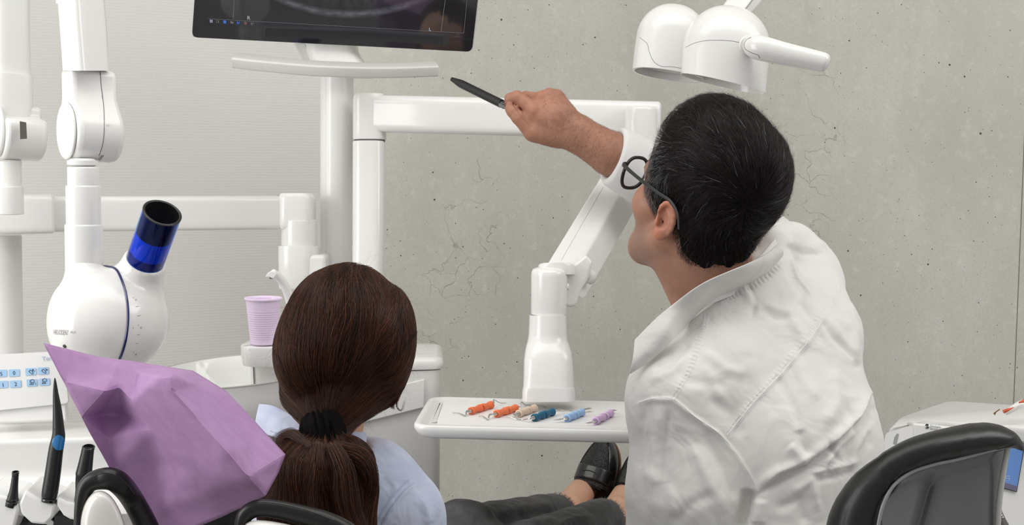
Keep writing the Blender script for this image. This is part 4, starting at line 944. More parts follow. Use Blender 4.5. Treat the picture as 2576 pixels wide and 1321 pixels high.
# handpiece on top
hp = thing('camera_wand', 'white wand with orange stripes lying on the imaging cart', 'wand', P(2560, 1035, 2.305))
RED = mat('orange_red_plastic', (.62, .10, .04), .4)
MB().add(*tube([P(2528, 1040, 2.285), P(2545, 1030, 2.285), P(2575, 1015, 2.295), (P(2620, 1005, 2.315))], [M(6, 2.4), M(8, 2.4), M(10, 2.4), M(12, 2.4)], n=20)).obj('wand_body', WHITE, hp)
MB().add(*tube([P(2524, 1036, 2.255), P(2536, 1031, 2.255), P(2551, 1025, 2.260)], [M(4.5, 2.4), M(3.5, 2.4), M(.6, 2.4)], n=12)).obj('orange_stripe', RED, hp)
MB().add(*tube([P(2564, 1013, 2.265), P(2590, 1004, 2.275)], [M(2, 2.4), M(7, 2.4)], n=12, smooth=False)).obj('orange_stripe', RED, hp)
MB().add(*tube([P(2515, 1030, 2.275), P(2506, 1036, 2.275), P(2499, 1041, 2.275), P(2502, 1044, 2.275), P(2505, 1037, 2.275)], .0009, n=8, smooth=False)).obj('wire_hook', mat('copper_wire', (.35, .14, .07), .3, metal=1), hp)
# hose beside the stool
hs_ = thing('metal_hose', 'flexible grey metal instrument hose between stool and imaging cart', 'hose', P(2520, 1330, 2.2))
hp_pts = [P(x, y, 2.16) for x, y in ((2510, 1246), (2505, 1262), (2508, 1285), (2520, 1312), (2540, 1350), (2560, 1420))]
sp = spline(hp_pts, 10); MB().add(*tube(sp, [M(11+1.2*(i % 2), 2.16) for i in range(len(sp))], n=20, smooth=False)).obj('hose', mat('hose_metal', (.20, .19, .18), .3, metal=.8), hs_)
MB().add(*lathe(rnd(M(11, 2.16), -.008, .006, .002), P(2511, 1240, 2.16), nrm(V3(.9, .25, .3)), 24)).obj('hose_end', CHROME, hs_)

# ------------------------------------------------------------------ stool of the dentist
st = thing('stool', 'black upholstered stool with a grey backrest shell, lower right corner', 'stool', P(2300, 1500, 1.75)*np.array((1, 1, 0)))
# the backrest is a shield seen from behind: padded rim rolls over the top
D = 1.62
edge = [(2085, 1480), (2092, 1400), (2107, 1321), (2132, 1254), (2166, 1194), (2216, 1146), (2274, 1113), (2332, 1092), (2390, 1076), (2440, 1068), (2478, 1070), (2504, 1082), (2520, 1098), (2529, 1112), (2533, 1121)]
inner = [(2195, 1480), (2198, 1400), (2208, 1330), (2222, 1270), (2248, 1222), (2290, 1190), (2345, 1170), (2400, 1158), (2450, 1145), (2490, 1134), (2535, 1123), (2530, 1150), (2520, 1200), (2512, 1260), (2508, 1340), (2506, 1480)]
def dpt(x, y): return 1.60+(x-2300)*.00022+max(0, (2200-x))*.0006
E = spline([(x, y, 0) for x, y in edge], 4); I = spline([(x, y, 0) for x, y in inner[:11]], 6)
E = [E[int(round(k*(len(E)-1)/44))] for k in range(45)]; I = [I[int(round(k*(len(I)-1)/44))] for k in range(45)]
RR = []
for k in range(45):
    e, i_ = E[k], I[k]; pe = P(e[0], e[1], dpt(e[0], e[1])+.035); pi = P(i_[0], i_[1], dpt(i_[0], i_[1])-.0); m = (pe+pi)/2; a = (pe-pi)/2; La = np.linalg.norm(a); b = nrm(-CF-nrm(a)*(nrm(a)@-CF))
    RR.append([m+a*math.cos(t)*1.0+b*min(.034, La*.95+.003)*math.sin(t) for t in np.linspace(0, 2*PI, 29)[:-1]])
pad = MB().add(*rings(RR)).obj('backrest_pad', LEATH, st)
SHELL = mat('grey_shell_plastic', (.12, .12, .128), .33, coat=.35, bump=(700, .1, .0006))
# shell: concave plate inside the rim
nU, nV = 26, 24; grid = []
top = I; bot = [np.array((2196+(2506-2196)*k/44, 1480, 0)) for k in range(45)]
L_ = spline([(x, y, 0) for x, y in ((2195, 1480), (2198, 1400), (2208, 1330), (2222, 1270), (2248, 1222), (2290, 1190))], 6); 
T_ = spline([(x, y, 0) for x, y in ((2262, 1208), (2290, 1190), (2345, 1170), (2400, 1158), (2450, 1145), (2490, 1133), (2532, 1121))], 6)
for j in range(nV+1):
    v_ = j/nV; row = []
    for i in range(nU+1):
        u = i/nU; x_top, y_top, _ = T_[int(round(u*(len(T_)-1)))]
        xb = 2196+(2507-2196)*u; y = y_top+(1480-y_top)*v_
        xl = np.interp(y, [1190, 1222, 1270, 1330, 1400, 1480], [2285, 2240, 2212, 2200, 2192, 2190]); xr2 = np.interp(y, [1120, 1150, 1200, 1260, 1340, 1480], [2537, 2528, 2519, 2512, 2508, 2506])
        xt = x_top*(1-min(1, v_*5))+(xl+(xr2-xl)*u)*min(1, v_*5); y0_ = y
        x = max(xt, xl) if u < .5 else xt
        bow = .035*math.sin(PI*min(1, max(0, u)))*(1-.3*v_)
        rib = .016*math.exp(-((x-(2345-(y-1180)*.28-(max(0, 60-(y-1180))*-.0)))/16)**2)*min(1, max(0, (y-1180)/40)) if y > 1175 else 0
        lip = .010*math.exp(-(v_*nV/1.2)**2)
        row.append(P(x, y, dpt(x, y)+.005+bow*.5+rib-lip+(.03*max(0, (x-2440)/90)**3 if x > 2440 else 0)))
    grid.append(row)
v = [p for r_ in grid for p in r_]; f = [(j*(nU+1)+i, j*(nU+1)+i+1, (j+1)*(nU+1)+i+1, (j+1)*(nU+1)+i) for j in range(nV) for i in range(nU)]
sh = mesh_obj('backrest_shell', v, f, SHELL, st, solid=.006, sub=1)
MB().add(*tube([P(x, y, dpt(x, y)-.010) for x, y in inner[0:10]]+[P(2534, 1122, dpt(2534, 1122)-.004)], [.0022]*10+[.003], n=10)).obj('shell_lip', mat('grey_lip', (.22, .22, .23), .25, coat=.4), st)
MB().add(*tube([P(x, y, dpt(x, y)+.004) for x, y in ((2536, 1120), (2531, 1150), (2522, 1200), (2514, 1260), (2510, 1330), (2508, 1480))], [.003, .0032, .0035, .0035, .0035, .0035], n=10)).obj('shell_edge', mat('pale_grey_edge', (.45, .45, .43), .3, coat=.3), st)
sx0 = P(2300, 1480, 1.62)
MB().add(*loft([(np.array((sx0[0]-.16, sx0[1]+.17, z)), np.array((1., 0, 0)), np.array((0, 1., 0)), .20*k, .19*k, 2.6) for z, k in ((.46, .9), (.47, 1), (.51, 1.02), (.54, .98), (.552, .85))])).obj('seat', LEATH, st)
MB().add(*tube([P(2340, 1470, 1.64), np.array((sx0[0]-.02, sx0[1]+.0, .55)), np.array((sx0[0]-.05, sx0[1]+.06, .45)), np.array((sx0[0]-.16, sx0[1]+.15, .44))], .018, n=16)).obj('back_bar', BLACKP, st)
MB().add(*lathe(rnd(.03, .08, .46, .003), np.array((sx0[0]-.16, sx0[1]+.17, 0)), UP, 24)).obj('gas_column', CHROME, st)
for k in range(5):
    t_ = 2*PI*k/5+.3; c = np.array((sx0[0]-.16, sx0[1]+.17, .075)); e = c+np.array((math.cos(t_), math.sin(t_), 0))*.21
    MB().add(*tube([c, e-UP*.01], [.02, .013], n=12, smooth=False)).obj('foot', CHROME, st)
    MB().add(*lathe(rnd(.027, -.012, .012, .004), e*np.array((1, 1, 0))+UP*.0275, np.array((math.sin(t_), -math.cos(t_), 0)), 20)).obj('caster', BLACKP, st)
# ------------------------------------------------------------------ materials of people
def attrmat(name, rough, bump=None, sss=0, sheen=0, coat=0, spec=.4, rgh=None):
    m = mat(name, (1, 1, 1), rough, spec=spec, bump=bump, sheen=sheen, coat=coat, sss=sss); nt = m.node_tree
    a = nt.nodes.new('ShaderNodeAttribute'); a.attribute_name = 'tint'; nt.links.new(a.outputs['Color'], nt.nodes['Principled BSDF'].inputs['Base Color']); return m
def tint(o, cols):                               # a colour per vertex: skin, lips, beard shade
    a = o.data.attributes.new('tint', 'FLOAT_COLOR', 'POINT'); c = np.concatenate([cols, np.ones((len(cols), 1))], 1).astype(np.float32); a.data.foreach_set('color', c.ravel())
SKIN = attrmat('tanned_skin', .48, bump=(650, .18, .0008), sss=.06)
SKINF = attrmat('fair_skin', .5, bump=(500, .1, .0006), sss=.06)
COAT = mat('white_cotton_coat', (.665, .66, .64), .8, bump=(1400, .12, .0004), sheen=.15, spec=.2, wrinkle=(15, .010))
HAIRB = mat('black_hair_base', (.005, .004, .0038), .8, spec=.1)
HAIRW = mat('brown_hair_base', (.020, .009, .006), .6)
def hairmat(name, rough=.32):
    m = bpy.data.materials.new(name); m.use_nodes = True; nt = m.node_tree; b = nt.nodes['Principled BSDF']
    a = nt.nodes.new('ShaderNodeAttribute'); a.attribute_name = 'tint'; nt.links.new(a.outputs['Color'], b.inputs['Base Color'])
    b.inputs['Roughness'].default_value = rough; b.inputs['Specular IOR Level'].default_value = .28; return m
def strands(name, pts, radii, cols, material, parent):
    """pts (N,K,3) -> one curves object with N strands"""
    Nn, K, _ = pts.shape; cu_ = bpy.data.hair_curves.new(name); cu_.add_curves([K]*Nn)
    L = ROOT.get(parent.name, np.zeros(3)); cu_.attributes['position'].data.foreach_set('vector', (pts-L).astype(np.float32).ravel())
    r = cu_.attributes.get('radius') or cu_.attributes.new('radius', 'FLOAT', 'POINT')
    taper = np.linspace(1, .25, K)[None]*np.asarray(radii).reshape(-1, 1); r.data.foreach_set('value', taper.astype(np.float32).ravel())
    a = cu_.attributes.new('tint', 'FLOAT_COLOR', 'CURVE'); c = np.concatenate([cols, np.ones((Nn, 1))], 1).astype(np.float32); a.data.foreach_set('color', c.ravel())
    o = bpy.data.objects.new(name, cu_); finish(o, name, material, parent, False); return o
def sgrad(f, p, e=.0015):
    g = np.stack([f(p+np.eye(3)[i]*e)-f(p-np.eye(3)[i]*e) for i in range(3)], 1); return g/(np.linalg.norm(g, axis=1, keepdims=True)+1e-9)
def onto(f, p, off, it=2):
    for _ in range(it): p = p-sgrad(f, p)*(f(p)-off)[:, None]*.9
    return p
def surf_pts(v, f, n):
    tri = np.concatenate([f[:, [0, 1, 2]], f[:, [0, 2, 3]]]); a, b, c = v[tri[:, 0]], v[tri[:, 1]], v[tri[:, 2]]
    ar = np.linalg.norm(np.cross(b-a, c-a), axis=1); i = rng.choice(len(tri), n, p=ar/ar.sum()); u, w = rng.random(n), rng.random(n); s = u+w > 1; u[s] = 1-u[s]; w[s] = 1-w[s]
    return a[i]+(b[i]-a[i])*u[:, None]+(c[i]-a[i])*w[:, None]

from mathutils.kdtree import KDTree
def clump(pts, n, amt, power=1.0):              # draw the free ends of neighbouring strands together into tufts
    c = rng.choice(len(pts), n, replace=False); kd = KDTree(n)
    for i, j in enumerate(c): kd.insert(pts[j, 0], i)
    kd.balance(); nn_ = np.array([kd.find(p)[1] for p in pts[:, 0]]); K = pts.shape[1]; t = (np.linspace(0, 1, K)**power)[None, :, None]*amt*rng.uniform(.5, 1.2, (len(pts), 1, 1)).clip(0, 1)
    L0 = np.linalg.norm(pts[:, -1]-pts[:, 0], axis=1); tgt = pts[c[nn_]]; sc = (L0/np.maximum(L0[c[nn_]], 1e-4)).clip(.3, 1.0)[:, None, None]
    tgt = tgt[:, :1]+(tgt-tgt[:, :1])*sc
    return pts*(1-t)+(tgt+(pts-tgt)*.25)*t
# ================================================================== the dentist
man = thing('person', 'man in a white coat and black glasses, pointing a pen at the monitor', 'person', P(1950, 1500, 2.05)*np.array((1, 1, 0))+UP*.5)
HF = nrm(V3(-.53, .42, -.74)); HU = nrm(V3(.28, .90, .31)); HU = nrm(HU-HF*(HU@HF)); HS = np.cross(HU, HF)     # forward, up, left
HO = P(1775, 490, 2.03)
def H(x, y, z): return HO+HF*x+HS*y+HU*z
HA = (HF, HS, HU)
def sph(c, r): return s_ell(c, (r, r, r))
def pair(f): return [f(1), f(-1)]
cran = s_ell(H(-.012, 0, .030), (.098, .078, .088), HA)
hd = [cran, s_ell(H(.045, 0, .022), (.050, .060, .058), HA), s_ell(H(.052, 0, -.050), (.044, .058, .068), HA)]
hd += pair(lambda s: s_cone(H(-.004, .055*s, -.070), H(.060, .024*s, -.112), .021, .022)) + [s_cone(H(.066, .012, -.113), H(.066, -.012, -.113), .022, .022)]
hd += pair(lambda s: s_ell(H(.052, .050*s, -.040), (.028, .022, .024), HA))
hd += pair(lambda s: s_cone(H(.080, .038*s, .004), H(.090, .008*s, .002), .011, .012))
NB = P(1835, 800, 2.15)
hd += [s_cone(H(-.030, 0, -.060), NB, .058, .058), s_cone(H(.010, 0, -.10), P(1795, 800, 2.12), .042, .050)]
head = s_u(hd, .022)
for s in (1, -1): head = s_sub(head, sph(H(.102, .031*s, -.018), .017), .012)
head = s_u([head, s_cone(H(.092, 0, -.012), H(.118, 0, -.044), .007, .011), sph(H(.104, .014, -.047), .009), sph(H(.104, -.014, -.047), .009)], .008)
head = s_u([head, s_cone(H(.094, .018, -.077), H(.101, 0, -.072), .004, .006), s_cone(H(.094, -.018, -.077), H(.101, 0, -.072), .004, .006), s_cone(H(.092, .015, -.083), H(.098, 0, -.083), .005, .0065), s_cone(H(.092, -.015, -.083), H(.098, 0, -.083), .005, .0065), sph(H(.083, 0, -.113), .017)], .006)
for s in (1, -1): head = s_u([head, sph(H(.083, .031*s, -.018), .0125)], .002)
def ear(c, s, hf, hs, hu):
    eo = nrm(hs*s*.88-hf*.48); ef = nrm(np.cross(hu, eo)); ef = ef if ef@hf > 0 else -ef; eu = nrm(np.cross(eo, ef)); eu = eu if eu@hu > 0 else -eu
    e2u = nrm(eu+ef*.10); e2f = nrm(ef-eu*.10); Ax = (e2f, eo, e2u)
    s_e = .86; E = lambda x, y, z: c+(e2f*x+eo*y+e2u*z)*s_e; EL_ = lambda p, r: s_ell(p, tuple(q*s_e for q in r), Ax)
    base = EL_(E(0, 0, .0), (.0175, .0068, .032))
    lobe = EL_(E(.006, 0, -.026), (.009, .005, .010))
    out_ = s_u([base, lobe], .006)
    out_ = s_sub(out_, EL_(E(.004, .006, .006), (.0110, .0075, .021)), .002)
    ring = [E(.017*math.cos(t)*.93, .0035, .030*math.sin(t)+.001) for t in np.linspace(-.30*PI+PI*1.0, PI*-.15+.35, 9)]
    ring = [E(.0155*math.cos(t), .0035, .0295*math.sin(t)+.001) for t in np.linspace(PI*1.25, PI*.12, 10)]
    helix = s_path(ring, [.0024]*2+[.0031]*6+[.0028, .0021]); anti = s_path([E(-.007, .001, -.012), E(-.008, .0015, .0), E(-.004, .0015, .012), E(.001, .001, .018)], [.0027, .0027, .0024, .0018])
    tr_ = EL_(E(.011, .003, -.006), (.0035, .004, .006))
    return s_u([s_sub(s_u([out_, helix, anti, tr_], .0020), EL_(E(.006, .004, -.004), (.006, .008, .010)), .002), EL_(E(.014, .001, -.006), (.0035, .004, .006))], .0025)
head = s_u([head, ear(H(-.024, .083, -.036), 1, *HA), ear(H(-.024, -.083, -.036), -1, *HA)], .004)
# trunk core, right arm and hand are one surface with the head
SR, SL = P(2010, 705, 2.28), P(1712, 1040, 2.00)                     # shoulders
T2, T3 = P(1975, 1100, 2.06), P(1975, 1480, 2.02)
EL, WR = P(1860, 560, 2.56), P(1452, 336, 2.47)
core = s_u([s_cone(NB, P(1930, 900, 2.10), .055, .10), s_cone(P(1930, 900, 2.10), T3, .10, .11), s_cone(SR, SL, .045, .045)], .05)
fore = s_path([SR, EL, P(1650, 445, 2.50), P(1535, 386, 2.47), WR], [.042, .040, .042, .0385, .0315])
ELL, WRL = P(1720, 1380, 2.03), P(1660, 1560, 2.22)
larm = s_path([SL, ELL, WRL], [.036, .034, .026])
man_hi = s_u([head, core], .02)
import time as _t
c0 = HO; lo = HO-np.array((.17, .17, .34)); hi = HO+np.array((.20, .17, .16))
def bb(pts, m):
    a = np.array(pts); return a.min(0)-m, a.max(0)+m
# hand: every joint placed from the photograph, 1 px = 0.7 mm at this depth
dh = 2.47
def h3(x, y, dz=0): return P(x, y, dh+dz)
palm = [s_cone(WR, h3(1400, 292, -.004), .0285, .026), s_cone(WR, h3(1368, 300, .004), .027, .024), s_cone(h3(1400, 300), h3(1344, 285, -.004), .026, .0165),
        s_cone(h3(1405, 295), h3(1364, 250, .002), .026, .0145), s_cone(h3(1405, 292), h3(1384, 243, .008), .025, .0135), s_cone(h3(1412, 290), h3(1404, 247, .016), .024, .0135),
        s_ell(h3(1388, 300, .012), (.034, .026, .034)), s_cone(h3(1405, 340, .0), h3(1352, 334, .002), .022, .0175)]
hand = s_u(palm, .012)
index = s_path([h3(1342, 275, -.006), h3(1301, 243, -.002), h3(1283, 248, .006), h3(1279, 262, .014)], [.0135, .0102, .0092, .0078])
middle = s_path([h3(1362, 250, .004), h3(1322, 244, .022), h3(1300, 262, .030), h3(1316, 284, .030)], [.0128, .010, .0092, .008])
ring_ = s_path([h3(1384, 243, .010), h3(1350, 246, .038), h3(1338, 276, .044), h3(1356, 290, .036)], [.0122, .0098, .009, .008])
pinky = s_path([h3(1404, 246, .018), h3(1380, 256, .044), h3(1370, 282, .050), h3(1384, 294, .040)], [.0118, .009, .0082, .0075])
thumb = s_path([h3(1400, 345, .006), h3(1340, 333, .0), h3(1304, 296, -.004), h3(1289, 279, -.002), h3(1282, 272, .0)], [.019, .0158, .0118, .0108, .0088])
hand = s_u([hand, thumb], .0045)
hand = s_u([hand, index], .0045)
for g_ in (middle, ring_, pinky): hand = s_u([hand, g_], .0035)
for kx_, ky_, kz_ in ((1344, 274, -.017), (1362, 241, -.006), (1383, 233, 0), (1403, 237, .006)): hand = s_u([hand, s_ell(h3(kx_, ky_, kz_), (.007, .007, .007))], .008)
hand_all = s_u([hand, fore], .012)
full = s_u([man_hi, s_u([hand_all, larm], .02)], .012)
# left hand hidden in front of him, still a whole hand
LF = nrm(WRL-ELL); la, lb = frame(LF)
lh = [s_cone(WRL, WRL+LF*.075, .027, .030)]+[s_path([WRL+LF*.08+la*(k-1.5)*.019, WRL+LF*(.125-.006*abs(k-1.2))+la*(k-1.5)*.021-lb*.006, WRL+LF*(.155-.008*abs(k-1.2))+la*(k-1.5)*.021-lb*.022], [.0095, .0085, .0075]) for k in range(4)]+[s_path([WRL+LF*.02-la*.02, WRL+LF*.06-la*.045, WRL+LF*.095-la*.05-lb*.01], [.014, .011, .009])]
full = s_u([full, s_u(lh, .006)], .008)
legs = []
hipL, hipR = P(1880, 1640, 2.05), P(2090, 1640, 2.12)
kneeL, kneeR = hipL+np.array((.03, .42, .0)), hipR+np.array((.16, .42, .0))
def leg(hip, knee, foot):
    an = np.array((foot[0], foot[1], .10)); return s_path([hip, knee, an], [.085, .058, .038])
full_lo = full
# one evaluation over the whole figure so that the surface stays continuous, finest cell that the hand needs
def figure(f, lo, hi, h): return nets(f, lo, hi, h)
lo, hi = bb([h3(1275, 225, 0), WRL+LF*.17, T3, SR, SL, H(.12, 0, -.12), H(0, 0, .13), EL], .05)
v, f = figure(full, lo, hi, .0023); v = relax(v, f, 1)
n = vnormals(v, f); px = topx(v)
w = np.zeros(len(v))
for poly, hh_, ww in (([(1292, 262), (1306, 281), (1319, 301), (1336, 321)], -.0022, 2.4), ([(1298, 293), (1306, 287)], -.0009, 1.6), ([(1293, 298), (1301, 291)], -.0006, 1.4), ([(1300, 303), (1309, 294)], -.0005, 1.5), ([(1282, 276), (1286, 271)], -.0008, 1.8), ([(1345, 283), (1375, 310), (1410, 330)], .0010, 6), ([(1365, 258), (1390, 290), (1420, 320)], .0012, 5), ([(1385, 250), (1405, 280), (1430, 305)], .0010, 5)):
    d, _, _ = seg_d(px[:, :2], poly); w += hh_*np.exp(-(d/ww)**2)*(px[:, 2] < dh+.0)
v = v+n*w[:, None]
loc = v-HO; hx, hy, hz = loc@HF, loc@HS, loc@HU
base = np.array((.36, .180, .120)); cols = np.tile(base, (len(v), 1))
nz = vnoise(v, 60)[:, None]*.5+vnoise(v, 160, 3)[:, None]*.5; cols *= 1+.10*nz
inhead = (np.abs(hx) < .14) & (np.abs(hy) < .11) & (np.abs(hz) < .16)
beard = inhead*np.clip((.045-np.abs(hx-.045))/.03, 0, 1)*np.clip((-hz-.050)/.03, 0, 1)*np.clip((hz+.16)/.02, 0, 1)
cols = cols*(1-.38*beard[:, None])+np.array((.10, .09, .085))*(.38*beard[:, None])
earm = inhead*np.clip((np.abs(hy)-.078)/.010, 0, 1)*(np.abs(hx+.014) < .03)
cols = cols*(1-.5*earm[:, None])+np.array((.56, .20, .12))*(.5*earm[:, None])
hnd = np.exp(-(np.linalg.norm(v-h3(1345, 262), axis=1)/.05)**2)[:, None]; cols = cols*(1+.10*hnd*np.array((1.2, .4, .2)))
eye = inhead & (np.minimum(np.linalg.norm(v-H(.083, .031, -.018), axis=1), np.linalg.norm(v-H(.083, -.031, -.018), axis=1)) < .0128)
cols[eye] = (.7, .68, .65)
iris = np.minimum(np.linalg.norm(v-H(.0955, .031, -.016), axis=1), np.linalg.norm(v-H(.0955, -.031, -.016), axis=1)) < .0062; cols[iris] = (.05, .025, .012)
lip = inhead & (hx > .088) & (np.abs(hy) < .02) & (np.abs(hz+.078) < .009); cols[lip] = (.42, .15, .11)
v_body, f_body = v, f; mbody = np_mesh('body', v, f, SKIN, man); tint(mbody, np.clip(cols, 0, 1))
# thumb nail
MB().add(*loft([(h3(1280+t*1.0, 270+t, -.0105), nrm(V3(.6, -.5, 0)), nrm(V3(.5, .6, 0)), .0048*k, .0042*k, 2.5) for t, k in ((0, 1),)]+[(h3(1280, 270, -.0112), nrm(V3(.6, -.5, 0)), nrm(V3(.5, .6, 0)), .004, .0035, 2.5)])) if False else None
# eyebrows
for s in (1, -1): 
    MB().add(*tube([H(.088, .048*s, .003), H(.099, .032*s, .010), H(.101, .012*s, .005)], [.0015, .003, .0025], n=8)).obj('eyebrow', HAIRB, man)

# ---- hair of the man
def lim(z): return np.interp(z, [-.115, -.10, -.062, -.050, -.040, -.032, -.01, .02, .04, .055, .075, .10, .14], [-.046, -.046, -.044, -.040, -.030, .020, .042, .058, .058, .056, .056, .060, .066])
def hairbound(p):
    q = p-HO; x, y, z = q@HF, q@HS, q@HU; front = x-lim(z)+np.clip(.03-np.abs(y), 0, .03)*.0
    low = np.interp(x, [-.085, -.035], [-.104, -.060])-z; return np.maximum(front*.8, low*.8)
hv = [s_ell(H(-.012, 0, .036), (.104, .086, .098), HA), s_ell(H(.014, 0, .060), (.086, .076, .082), HA), s_ell(H(.026, 0, -.006), (.060, .0765, .064), HA), s_ell(H(-.040, .0, -.030), (.056, .072, .075), HA), s_ell(H(-.044, -.015, .040), (.064, .070, .078), HA)]
hcap0 = s_u(hv, .02)
hairS = s_int(lambda p: hcap0(p)+.0025*vnoise(p, 55, 5)+.0016*vnoise(p, 130, 6), hairbound, .006)
v, f = nets(hairS, *bb([H(.10, 0, .1), H(-.15, 0, .1), H(0, .09, .12), H(0, -.09, .12), H(-.05, 0, -.13), H(.07, .09, -.06), H(.08, .06, .03), H(.08, -.06, .03)], .03), .0030); v = relax(v, f, 2)
mhair = np_mesh('hair', v, f, HAIRB, man)
Nn = 26000; K = 10
vv = surf_pts(v, f, Nn*2); q = vv-HO; gx, gy, gz = q@HF, q@HS, q@HU
ok = (hcap0(vv) > -.009); vv = vv[ok][:Nn]; q = vv-HO; gx, gy, gz = q@HF, q@HS, q@HU; Nn = len(vv)
whorl = P(1890, 545, 1.90)
nn = sgrad(hcap0, vv); d0 = vv-whorl; d0 = d0-nn*(d0*nn).sum(1)[:, None]; d0 /= np.linalg.norm(d0, axis=1, keepdims=True)+1e-6
tw = np.cross(nn, d0)*.35
flow = d0+tw-UP*.35*np.clip(-gz/.05+.3, 0, 1)[:, None]
# the sides comb back and down behind the ear, the top sweeps forward and over
side = np.clip((np.abs(gy)-.035)/.03, 0, 1)[:, None]*np.clip((.06-gz)/.05, 0, 1)[:, None]
flow = flow*(1-side*.7)+(-HF*.25-HU*.9)*side*.7
flow += np.stack([vnoise(vv, 45, s) for s in (1, 2, 3)], 1)*.55+rng.normal(0, .12, (Nn, 3))
ln = np.where(gz > .06, .034, .026)*rng.uniform(.6, 1.3, Nn); ln = np.where(gz < -.03, .013, ln)
pts = np.zeros((Nn, K, 3)); swirl = rng.normal(0, .35, (Nn, 3)); cur = onto(hcap0, vv, -.003, 1); lift = rng.random(Nn)**7*.008+.0010
for k in range(K):
    pts[:, k] = cur; nn = sgrad(hcap0, cur); d = flow-nn*(flow*nn).sum(1)[:, None]; d /= np.linalg.norm(d, axis=1, keepdims=True)+1e-6
    cur = cur+d*(ln/K)[:, None]; off = hcap0(cur); cur = cur-nn*(off-lift*(k+1)/K*1.0-.0005)[:, None]; flow = flow+swirl*.10
grey = np.clip((gx+.015)/.05, 0, 1)*np.clip((.075-gz)/.05, 0, 1)*np.clip((np.abs(gy)-.03)/.03, 0, 1)*.60+.012+.05*np.clip((-gz)/.1, 0, 1)
isg = rng.random(Nn) < grey; cols = np.tile((.008, .0055, .0045), (Nn, 1))*rng.uniform(.5, 1.7, (Nn, 1)); cols[isg] = np.array((.26, .26, .265))*rng.uniform(.3, 1.3, (isg.sum(), 1))
HM = hairmat('dark_hair_strand', .30)
pts = clump(pts, 1500, .55); strands('hair_strands', pts, rng.uniform(.00010, .00017, Nn), cols, HM, mhair)
# loose wisps on top
rim = vv[(gz > .085) | (gx > .055)]; rim = rim[rng.choice(len(rim), 520)]; nn = sgrad(hcap0, rim); dr = nn*.8+rng.normal(0, .7, rim.shape)
K2 = 9; w_ = np.zeros((len(rim), K2, 3)); swp = -HF*.2+HU*.25; cur = rim.copy(); curl = rng.normal(0, .5, rim.shape)
for k in range(K2):
    w_[:, k] = cur; dr = dr/np.linalg.norm(dr, axis=1, keepdims=True); cur = cur+dr*(.0030*rng.uniform(.5, 1.1, len(rim)))[:, None]; dr = dr+curl*.35-nn*.08
strands('stray_hair', w_, np.full(len(rim), .00009), np.tile((.03, .025, .022), (len(rim), 1)), HM, mhair)
# short hair at the brow of the forehead and hair on the forearm
vb = np.array([tuple(p.co) for p in mbody.data.vertices])+ROOT['person'] if False else None

# hair on the forearm and the back of the hand
fv = v_body; sel = f_body
sp_ = surf_pts(fv, sel, 60000); q_ = topx(sp_); armn = nrm(P(1540, 390, 2.47)-WR); ok = (q_[:, 2] < 2.56) & (q_[:, 0] > 1365) & (q_[:, 0] < 1560) & (q_[:, 1] > 235) & (q_[:, 1] < 450)
sp_ = sp_[ok][:2600]; nn = sgrad(full, sp_); keep = (q_[ok][:2600, 1] > 250); n_ = len(sp_); dirn = -armn*.55+V3(.1, -.8, 0)+rng.normal(0, .25, (n_, 3)); dirn = dirn-nn*(dirn*nn).sum(1)[:, None]; dirn /= np.linalg.norm(dirn, axis=1, keepdims=True)
L_ = rng.uniform(.004, .010, (n_, 1)); K2 = 5; pts = np.stack([sp_+dirn*L_*t+nn*L_*(.32*t-.10*t*t) for t in np.linspace(0, 1, K2)], 1)
strands('arm_hair', pts, rng.uniform(.00004, .00007, n_), np.tile((.02, .013, .010), (n_, 1)), HM, mbody)
# ---- coat
cS = [s_cone(P(1905, 770, 2.13), P(1945, 900, 2.09), .060, .116), s_cone(P(1945, 900, 2.09), P(1970, 1130, 2.03), .116, .130), s_cone(P(1970, 1130, 2.03), P(1975, 1520, 2.00), .130, .140), s_cone(P(1845, 815, 2.10), P(1905, 820, 2.12), .080, .08), s_cone(P(1775, 800, 2.065), P(1930, 705, 2.08), .036, .034),
      s_cone(P(2018, 705, 2.27), P(2035, 840, 2.16), .058, .080), s_cone(P(1715, 1010, 1.99), P(1800, 950, 2.02), .064, .085), s_cone(P(1800, 860, 2.06), P(1700, 980, 2.02), .05, .055),
      s_cone(P(1708, 1020, 1.985), P(1722, 1240, 1.98), .066, .073), s_cone(P(1722, 1240, 1.98), P(1718, 1430, 2.0), .073, .078), s_cone(P(1718, 1430, 2.0), P(1670, 1580, 2.20), .075, .05),
      s_cone(P(2018, 705, 2.27), P(1980, 628, 2.35), .052, .040), s_cone(P(1952, 612, 2.13), P(1985, 606, 2.26), .024, .030)]
coatS = s_u(cS, .045)
coatS = s_sub(coatS, s_cone(P(1745, 715, 2.06), P(1640, 620, 2.02), .030, .07), .02)
sleeve = s_path([P(1980, 628, 2.35), EL, P(1680, 462, 2.50), P(1612, 425, 2.485)], [.040, .058, .055, .048])
coatS = s_u([coatS, sleeve], .02)
# inner side opened where the neck and the cuff come out
coatS = s_sub(coatS, s_cone(P(1812, 738, 2.125), H(-.01, 0, -.03), .050, .060), .004)
lo, hi = bb([P(1640, 900, 1.9), P(2150, 600, 2.4), P(1560, 1520, 2.3), P(2120, 1500, 1.9), P(1605, 425, 2.5), EL], .10)
v, f = nets(coatS, lo, hi, .0042); v = relax(v, f, 2)
